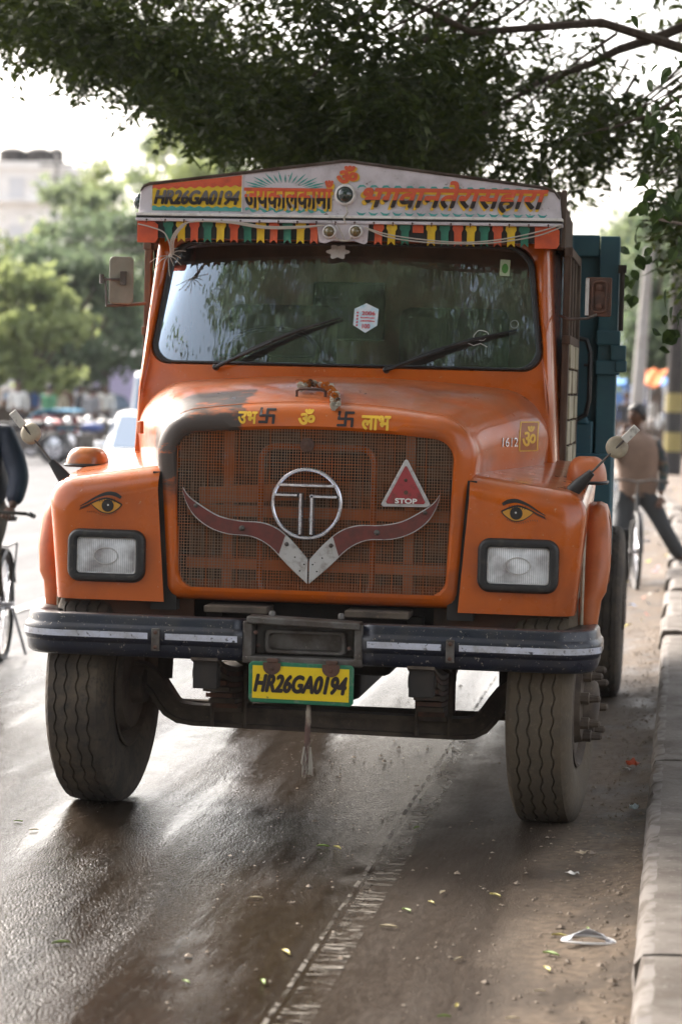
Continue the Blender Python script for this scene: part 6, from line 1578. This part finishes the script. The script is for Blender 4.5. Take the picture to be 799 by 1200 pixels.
for k, (dx, w_) in enumerate(((.2,1.5),(2.0,1.5),(3.1,.8))):
    g = G(); g.lathe((dx,1.5,15.7),(0,0,1),[(w_*.55,0),(w_*.6,.15),(w_*.6,.8),(w_*.3,1.0),(.1,1.05)],14); o = g.build('water_tank', dark, bl1)
x, y = tp(140, 130); building('beige building far behind the stalls on the left', x-5, x+4, y, y+8, 6.5, bb_, 2, 4)
x, y = tp(752, 140); building('pale building far behind the stalls on the right', x-6, x+7, y, y+8, 7.5, bw, 2, 6)

# ================================================================== TREES
def leaf_cloud(centers, rad, n_per, size, mat, name, parent, flat=.8, seed=0, asp=.6):
    """leaf-sized quads scattered through clumps"""
    r = np.random.default_rng(seed); C_ = np.repeat(np.array(centers), n_per, 0); Rd = np.repeat(np.array(rad), n_per)
    P = C_ + r.normal(0, .45, (len(C_),3))*Rd[:,None]*np.array([1,1,flat])
    n_ = len(P); d = r.normal(0,1,(n_,3)); d /= np.linalg.norm(d,axis=1,keepdims=True); e = r.normal(0,1,(n_,3)); e -= d*(d*e).sum(1,keepdims=True); e /= np.linalg.norm(e,axis=1,keepdims=True)
    s_ = size*r.uniform(.6,1.3,(n_,1)); a = P-d*s_; b_ = P+e*s_*asp; c_ = P+d*s_; f_ = P-e*s_*asp
    V = np.stack([a,b_,c_,f_],1).reshape(-1,3)
    me = bpy.data.meshes.new(name); me.vertices.add(len(V)); me.vertices.foreach_set('co', V.ravel()); me.loops.add(n_*4); me.loops.foreach_set('vertex_index', np.arange(n_*4)); me.polygons.add(n_); me.polygons.foreach_set('loop_start', np.arange(n_)*4); me.polygons.foreach_set('loop_total', np.full(n_,4)); me.update(); me.validate()
    me.materials.append(mat); o = bpy.data.objects.new(name, me); COL.objects.link(o); o.parent = parent; return o
def limb(g, a, b_, r0_, r1_, rg_, k=5, w_=.12):
    a, b_ = Vector(a), Vector(b_); L_ = (b_-a).length; P = [a.lerp(b_, i/k)+Vector([rg_.uniform(-w_,w_)*L_*.3*(0 < i < k) for _ in range(3)]) for i in range(k+1)]
    g.tube(P, [r0_+(r1_-r0_)*i/k for i in range(k+1)], 7); return P
def far_tree(label, x, y, h_, rad, mat, seed, n=34, per=170, size=.16, group='trees beyond the roadside stalls', trunkr=.22, lean=0):
    r = random.Random(seed); p = thing('tree', label, 'tree', (x,y,0), 0, group); g = G()
    fork = Vector((r.uniform(-.3,.3)+lean*.4,0,h_*.32)); limb(g, (0,0,0), fork, trunkr, trunkr*.7, r)
    cs, rs = [], []
    for k in range(n):
        a = r.random()*2*PI; e = r.random(); zz = h_*.36+(h_*.62)*e; rr__ = rad*(math.sin(PI*(.18+.72*e))**.7)*math.sqrt(r.uniform(.25,1)); c_ = (lean+rr__*math.cos(a), rr__*math.sin(a), zz); cs.append(c_); rs.append(rad*r.uniform(.22,.40))
        if k % 3 == 0: limb(g, fork, c_, trunkr*.45, .03, r)
    g.build('trunk', bark, p); leaf_cloud(cs, rs, per, size, mat, 'crown', p, .75, seed); return p
ft = [(30,82,6.3,2.6,far_leaf2,'dull green tree above the left stalls'),(-40,76,6.2,3.0,far_leaf3,'yellowish green tree at the far left edge'),(88,88,9.7,2.3,far_leaf,'tall bushy tree behind the blue rickshaw'),(160,94,11.8,2.9,far_leaf3,'tallest pale tree beside the truck on the left'),(60,70,5.6,2.4,far_leaf2,'darker low tree over the parked motorcycles'),(115,76,6.9,2.6,far_leaf2,'dark spreading tree behind the white minivan'),(215,100,12.6,3.2,far_leaf,'tree hidden partly behind the truck cab'),(12,64,4.6,1.7,far_leaf3,'bright green bushy tree low at the left edge'),(110,100,8.0,3.0,far_leaf,'pale green tree in the gap between the taller trees')]
for i, (px, D, h_, rd, m_, lb) in enumerate(ft): x, y = tp(px, D); far_tree(lb, x, y, h_, rd, m_, 20+i)
fr_t = [(800,66,6.6,2.0,far_leaf2,'green tree at the right edge over the striped pole'),(772,92,8.6,2.6,far_leaf,'pale tree beyond the right-hand stalls'),(735,108,9.0,3.0,far_leaf,'pale tree just right of the cargo body'),(835,80,8.5,3.0,far_leaf2,'tree at the right edge behind the verge')]
for i, (px, D, h_, rd, m_, lb) in enumerate(fr_t): x, y = tp(px, D); far_tree(lb, x, y, h_, rd, m_, 40+i, group='trees on the right side of the road')

# the neem tree that overhangs the truck: trunk on the verge right of the frame
neem = thing('neem_tree', 'large neem tree whose dark leafy branches hang over the truck roof', 'tree', (4.2,6.2,0))
r = random.Random(5); OX, OY = 4.2, 6.2
g = G(); limb(g, (0,0,0), (-.3,.0,3.3), .34, .25, r, 6, .03)
ends = []
mains = [((-.3,0,3.3),(-3.2,-.4,4.6)),((-.3,0,3.3),(-2.4,1.6,4.9)),((-.3,0,3.3),(-1.6,-2.6,4.9)),((-.3,0,3.3),(2.0,1.0,5.5)),((-.3,0,3.3),(.5,-3.5,5.4)),((-.3,0,3.3),(-.5,2.8,5.8)),((-.3,0,3.3),(0,0,6.8))]
for a, b_ in mains:
    P = limb(g, a, b_, .16, .07, r, 6)
    for k in range(5):
        q = P[2+k % 5]; e = Vector(b_)+Vector((r.uniform(-3.2,1.8),r.uniform(-2,2),r.uniform(-.8,1.6))); Q = limb(g, q, e, .05, .014, r, 5); ends += Q[2:]
g.build('trunk', bark, neem)
def zlow(x):
    """underside of the hanging foliage (world x at the branch tips)"""
    K = [(-3.8,4.35),(-3.04,4.10),(-2.69,3.98),(-2.28,3.66),(-1.88,3.52),(-1.54,3.36),(-1.14,3.28),(-.08,3.27),(.05,3.52),(.17,3.22),(.37,3.16),(.64,3.02),(.86,3.25),(1.12,3.52),(1.3,2.95),(1.47,2.45),(2.2,2.3),(6,3.0)]
    for i in range(len(K)-1):
        if K[i][0] <= x <= K[i+1][0]: t_ = (x-K[i][0])/(K[i+1][0]-K[i][0]); return K[i][1]+(K[i+1][1]-K[i][1])*t_
    return 4.1 if x < 0 else 3.0
def sprays(P, D_, n_leaf, size, r_np, Lr=.22):
    """compound leaves: leaflets in pairs along a drooping stalk; P = bases, D_ = directions"""
    n_ = len(P); out = []
    D_ = D_/np.linalg.norm(D_,axis=1,keepdims=True); up = np.array([0,0,1.0]); S_ = np.cross(D_, up); S_ /= (np.linalg.norm(S_,axis=1,keepdims=True)+1e-6); Nn = np.cross(S_, D_)
    Ls = Lr*r_np.uniform(.6,1.2,(n_,1))
    for k in range(n_leaf):
        u_ = (k//2+1)/(n_leaf/2); sg = 1 if k % 2 else -1
        base = P + D_*Ls*u_ + up*(-.25*Ls*u_*u_)
        ld = D_*.55 + S_*sg*.8 + r_np.normal(0,.25,(n_,3)) - up*.2; ld /= np.linalg.norm(ld,axis=1,keepdims=True)
        wd_ = np.cross(ld, Nn+r_np.normal(0,.5,(n_,3))); wd_ /= (np.linalg.norm(wd_,axis=1,keepdims=True)+1e-6)
        s_ = size*r_np.uniform(.7,1.25,(n_,1))
        out.append(np.stack([base, base+ld*s_*.45+wd_*s_*.20, base+ld*s_, base+ld*s_*.45-wd_*s_*.20],1))
    return np.concatenate(out,0)
def mesh_quads(Q, mat, name, parent):
    n_ = len(Q); me = bpy.data.meshes.new(name); me.vertices.add(n_*4); me.vertices.foreach_set('co', Q.reshape(-1,3).ravel()); me.loops.add(n_*4); me.loops.foreach_set('vertex_index', np.arange(n_*4)); me.polygons.add(n_); me.polygons.foreach_set('loop_start', np.arange(n_)*4); me.polygons.foreach_set('loop_total', np.full(n_,4)); me.update(); me.validate()
    me.materials.append(mat); o = bpy.data.objects.new(name, me); COL.objects.link(o); o.parent = parent; return o
rn = np.random.default_rng(12)
# clumps of leaf sprays through the whole crown, following its underside
cl = []
HO = rn.uniform((-3.2,3.2),(1.6,5.2),(60,2)); HR = rn.uniform(.08,.22,60)
while len(cl) < 500:
    x = rn.uniform(-3.6, 2.4); y = rn.uniform(3.6, 8.6); zl = zlow(x)+(y-6)*.03; h_ = rn.exponential(.45); z = zl+.06+h_
    if z > 5.6: continue
    if x > .15 and rn.random() < .60: continue
    if np.any(np.hypot(HO[:,0]-x, HO[:,1]-z) < HR): continue
    if x < -2.3 and rn.random() < .35: continue
    cl.append((x,y,z))
cl = np.array(cl); rep = 18; P = np.repeat(cl, rep, 0) + rn.normal(0,.13,(len(cl)*rep,3))*np.array([1,1,.8])
keep = np.array([p[2] > zlow(p[0])+(p[1]-6)*.03+rn.normal(0,.05) for p in P]); P = P[keep]
D_ = rn.normal(0,1,(len(P),3)); D_[:,2] = D_[:,2]*.4-.5
Q1 = sprays(P, D_, 10, .072, rn)
# upper and outer crown: larger leaves, shade only
cl = []
while len(cl) < 900:
    v_ = rn.normal(0,1,3); v_ /= np.linalg.norm(v_); p = np.array([1.2,3.4,6.6])+v_*np.array([6.5,7.5,2.6])*rn.uniform(.3,1)**.5
    if p[2] < 4.6 or (p[1] > 1 and p[1] < 9 and p[2] < 5.0): continue
    if p[0] < -3.4: continue
    cl.append(p)
cl = np.array(cl); P = np.repeat(cl, 26, 0)+rn.normal(0,.30,(len(cl)*26,3)); D_ = rn.normal(0,1,(len(P),3)); D_[:,2] -= .4
Q2 = sprays(P, D_, 6, .11, rn, .3)
off = np.array([OX,OY,0.0])
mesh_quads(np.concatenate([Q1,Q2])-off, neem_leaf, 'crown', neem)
# fine twigs seen against the sky
g = G()
for k in range(60):
    x = r.uniform(-3,1.4); y = r.uniform(4,8); z = zlow(x)+.25+r.random()*.5; a = Vector((x+r.uniform(.3,.9),y+r.uniform(-.4,.4),z+r.uniform(.2,.6)))-Vector(off); b_ = Vector((x,y,z-.2))-Vector(off); limb(g, a, b_, .012, .004, r, 4)
limb(g, Vector((2.6,6.0,4.6))-Vector(off), Vector((1.0,6.0,3.98))-Vector(off), .05, .03, r, 6, .05); limb(g, Vector((1.0,6.0,3.98))-Vector(off), Vector((.05,6.1,3.55))-Vector(off), .03, .012, r, 6, .08)
limb(g, Vector((2.6,5.2,4.4))-Vector(off), Vector((1.45,4.6,2.7))-Vector(off), .035, .010, r, 6, .08)
g.build('branches', bark, neem)['kind'] = 'stuff'

# second tree with broad leaves: branches hanging in at the right edge
bro = thing('broadleaf_tree', 'tree with broad hanging leaves reaching in at the right edge of the photo', 'tree', (3.0,.6,0))
g = G(); limb(g, (0,0,0), (-.1,0,2.9), .16, .11, r, 6, .03)
hang = [(1.42,2.2,3.20),(1.46,2.0,2.95),(1.40,2.4,2.80),(1.44,2.1,2.60),(1.47,1.9,2.38),(1.50,2.2,2.70),(1.36,2.5,2.72),(1.50,2.0,2.25),(1.30,2.3,3.3),(1.28,2.6,2.55),(1.16,2.6,2.42),(1.48,2.1,2.12)]
for h_ in hang: limb(g, (-.1,0,2.9), Vector(h_)+Vector((.15,0,.25))-Vector((3,.6,0)), .03, .006, r, 6, .15)
cl = []
for k in range(140):
    v_ = rn.normal(0,1,3); v_ /= np.linalg.norm(v_); p = np.array([3.3,.8,4.0])+v_*np.array([1.5,2.0,1.1])*rn.random()**.4; cl.append(p)
g.build('trunk', bark, bro)
def big_leaves(P, size, r_np, name, parent, mat, off_):
    """each leaf a folded, pointed blade of six faces"""
    Qs = []; n_ = len(P); d = r_np.normal(0,1,(n_,3)); d[:,2] = -np.abs(d[:,2])-.6; d /= np.linalg.norm(d,axis=1,keepdims=True); e = np.cross(d, r_np.normal(0,1,(n_,3))); e /= np.linalg.norm(e,axis=1,keepdims=True); f_ = np.cross(d,e); s_ = size*r_np.uniform(.6,1.25,(n_,1))
    st_ = [(0,.0),(.25,.30),(.55,.34),(.8,.18),(1,.0)]
    for i in range(4):
        (u0_,w0),(u1_,w1) = st_[i], st_[i+1]
        for sg in (-1,1): Qs.append(np.stack([P+d*s_*u0_, P+d*s_*u0_+e*s_*w0*sg+f_*s_*w0*.3, P+d*s_*u1_+e*s_*w1*sg+f_*s_*w1*.3, P+d*s_*u1_],1))
    return mesh_quads(np.concatenate(Qs,0)-np.array(off_), mat, name, parent)
P = []
for h_ in hang: P += [np.array(h_)+rn.normal(0,1,3)*np.array([.085,.12,.13]) for _ in range(13)]
P += [c_+rn.normal(0,.25,3) for c_ in cl for _ in range(14)]
lf2 = leaf_mat('broad_leaf', (.018,.036,.010), (.04,.075,.018), .3)
big_leaves(np.array(P), .085, rn, 'crown', bro, lf2, (3,.6,0))

# trees behind the camera, along the kerb: what the windscreen mirrors
for i, (x, y, h_, rd) in enumerate(((3.0,-16,11.5,4.8),(3.4,-27,14,5.4),(-1.2,-34,13,4.6),(-15,-30,8.5,4.0),(-4.2,-13,12.5,4.0))):
    far_tree('roadside tree %s the viewpoint, mirrored in the windscreen' % ('just behind','second behind','across the road behind','far across the road behind','on the far kerb behind')[i], x, y, h_, rd, far_leaf2, 60+i, n=60, per=200, size=.13, group='roadside trees behind the viewpoint', trunkr=.3)

far_tree('roadside tree rooted beside the viewpoint, its crown spreading over it', 3.3, -9.6, 10.5, 3.9, far_leaf2, 71, n=64, per=330, size=.085, lean=-1.7, group='roadside trees behind the viewpoint', trunkr=.28)
# ------------------------------------------------------------------ hazy air down the road
g = G(); g.box(-120,80,-45,190,-1.2,26)
hz = g.build('haze', MATS['black_paint'], smooth=0); hz.data.materials.clear()
hm = bpy.data.materials.new('haze_air'); hm.use_nodes = True; nn = hm.node_tree.nodes; nn.clear(); oo_ = nn.new('ShaderNodeOutputMaterial'); pv_ = nn.new('ShaderNodeVolumePrincipled'); pv_.inputs['Color'].default_value = (.92,.95,1,1); pv_.inputs['Density'].default_value = .00025; pv_.inputs['Anisotropy'].default_value = 0
hm.node_tree.links.new(pv_.outputs[0], oo_.inputs['Volume']); hz.data.materials.append(hm); tag(hz, 'pale haze hanging over the whole street', kind='stuff')
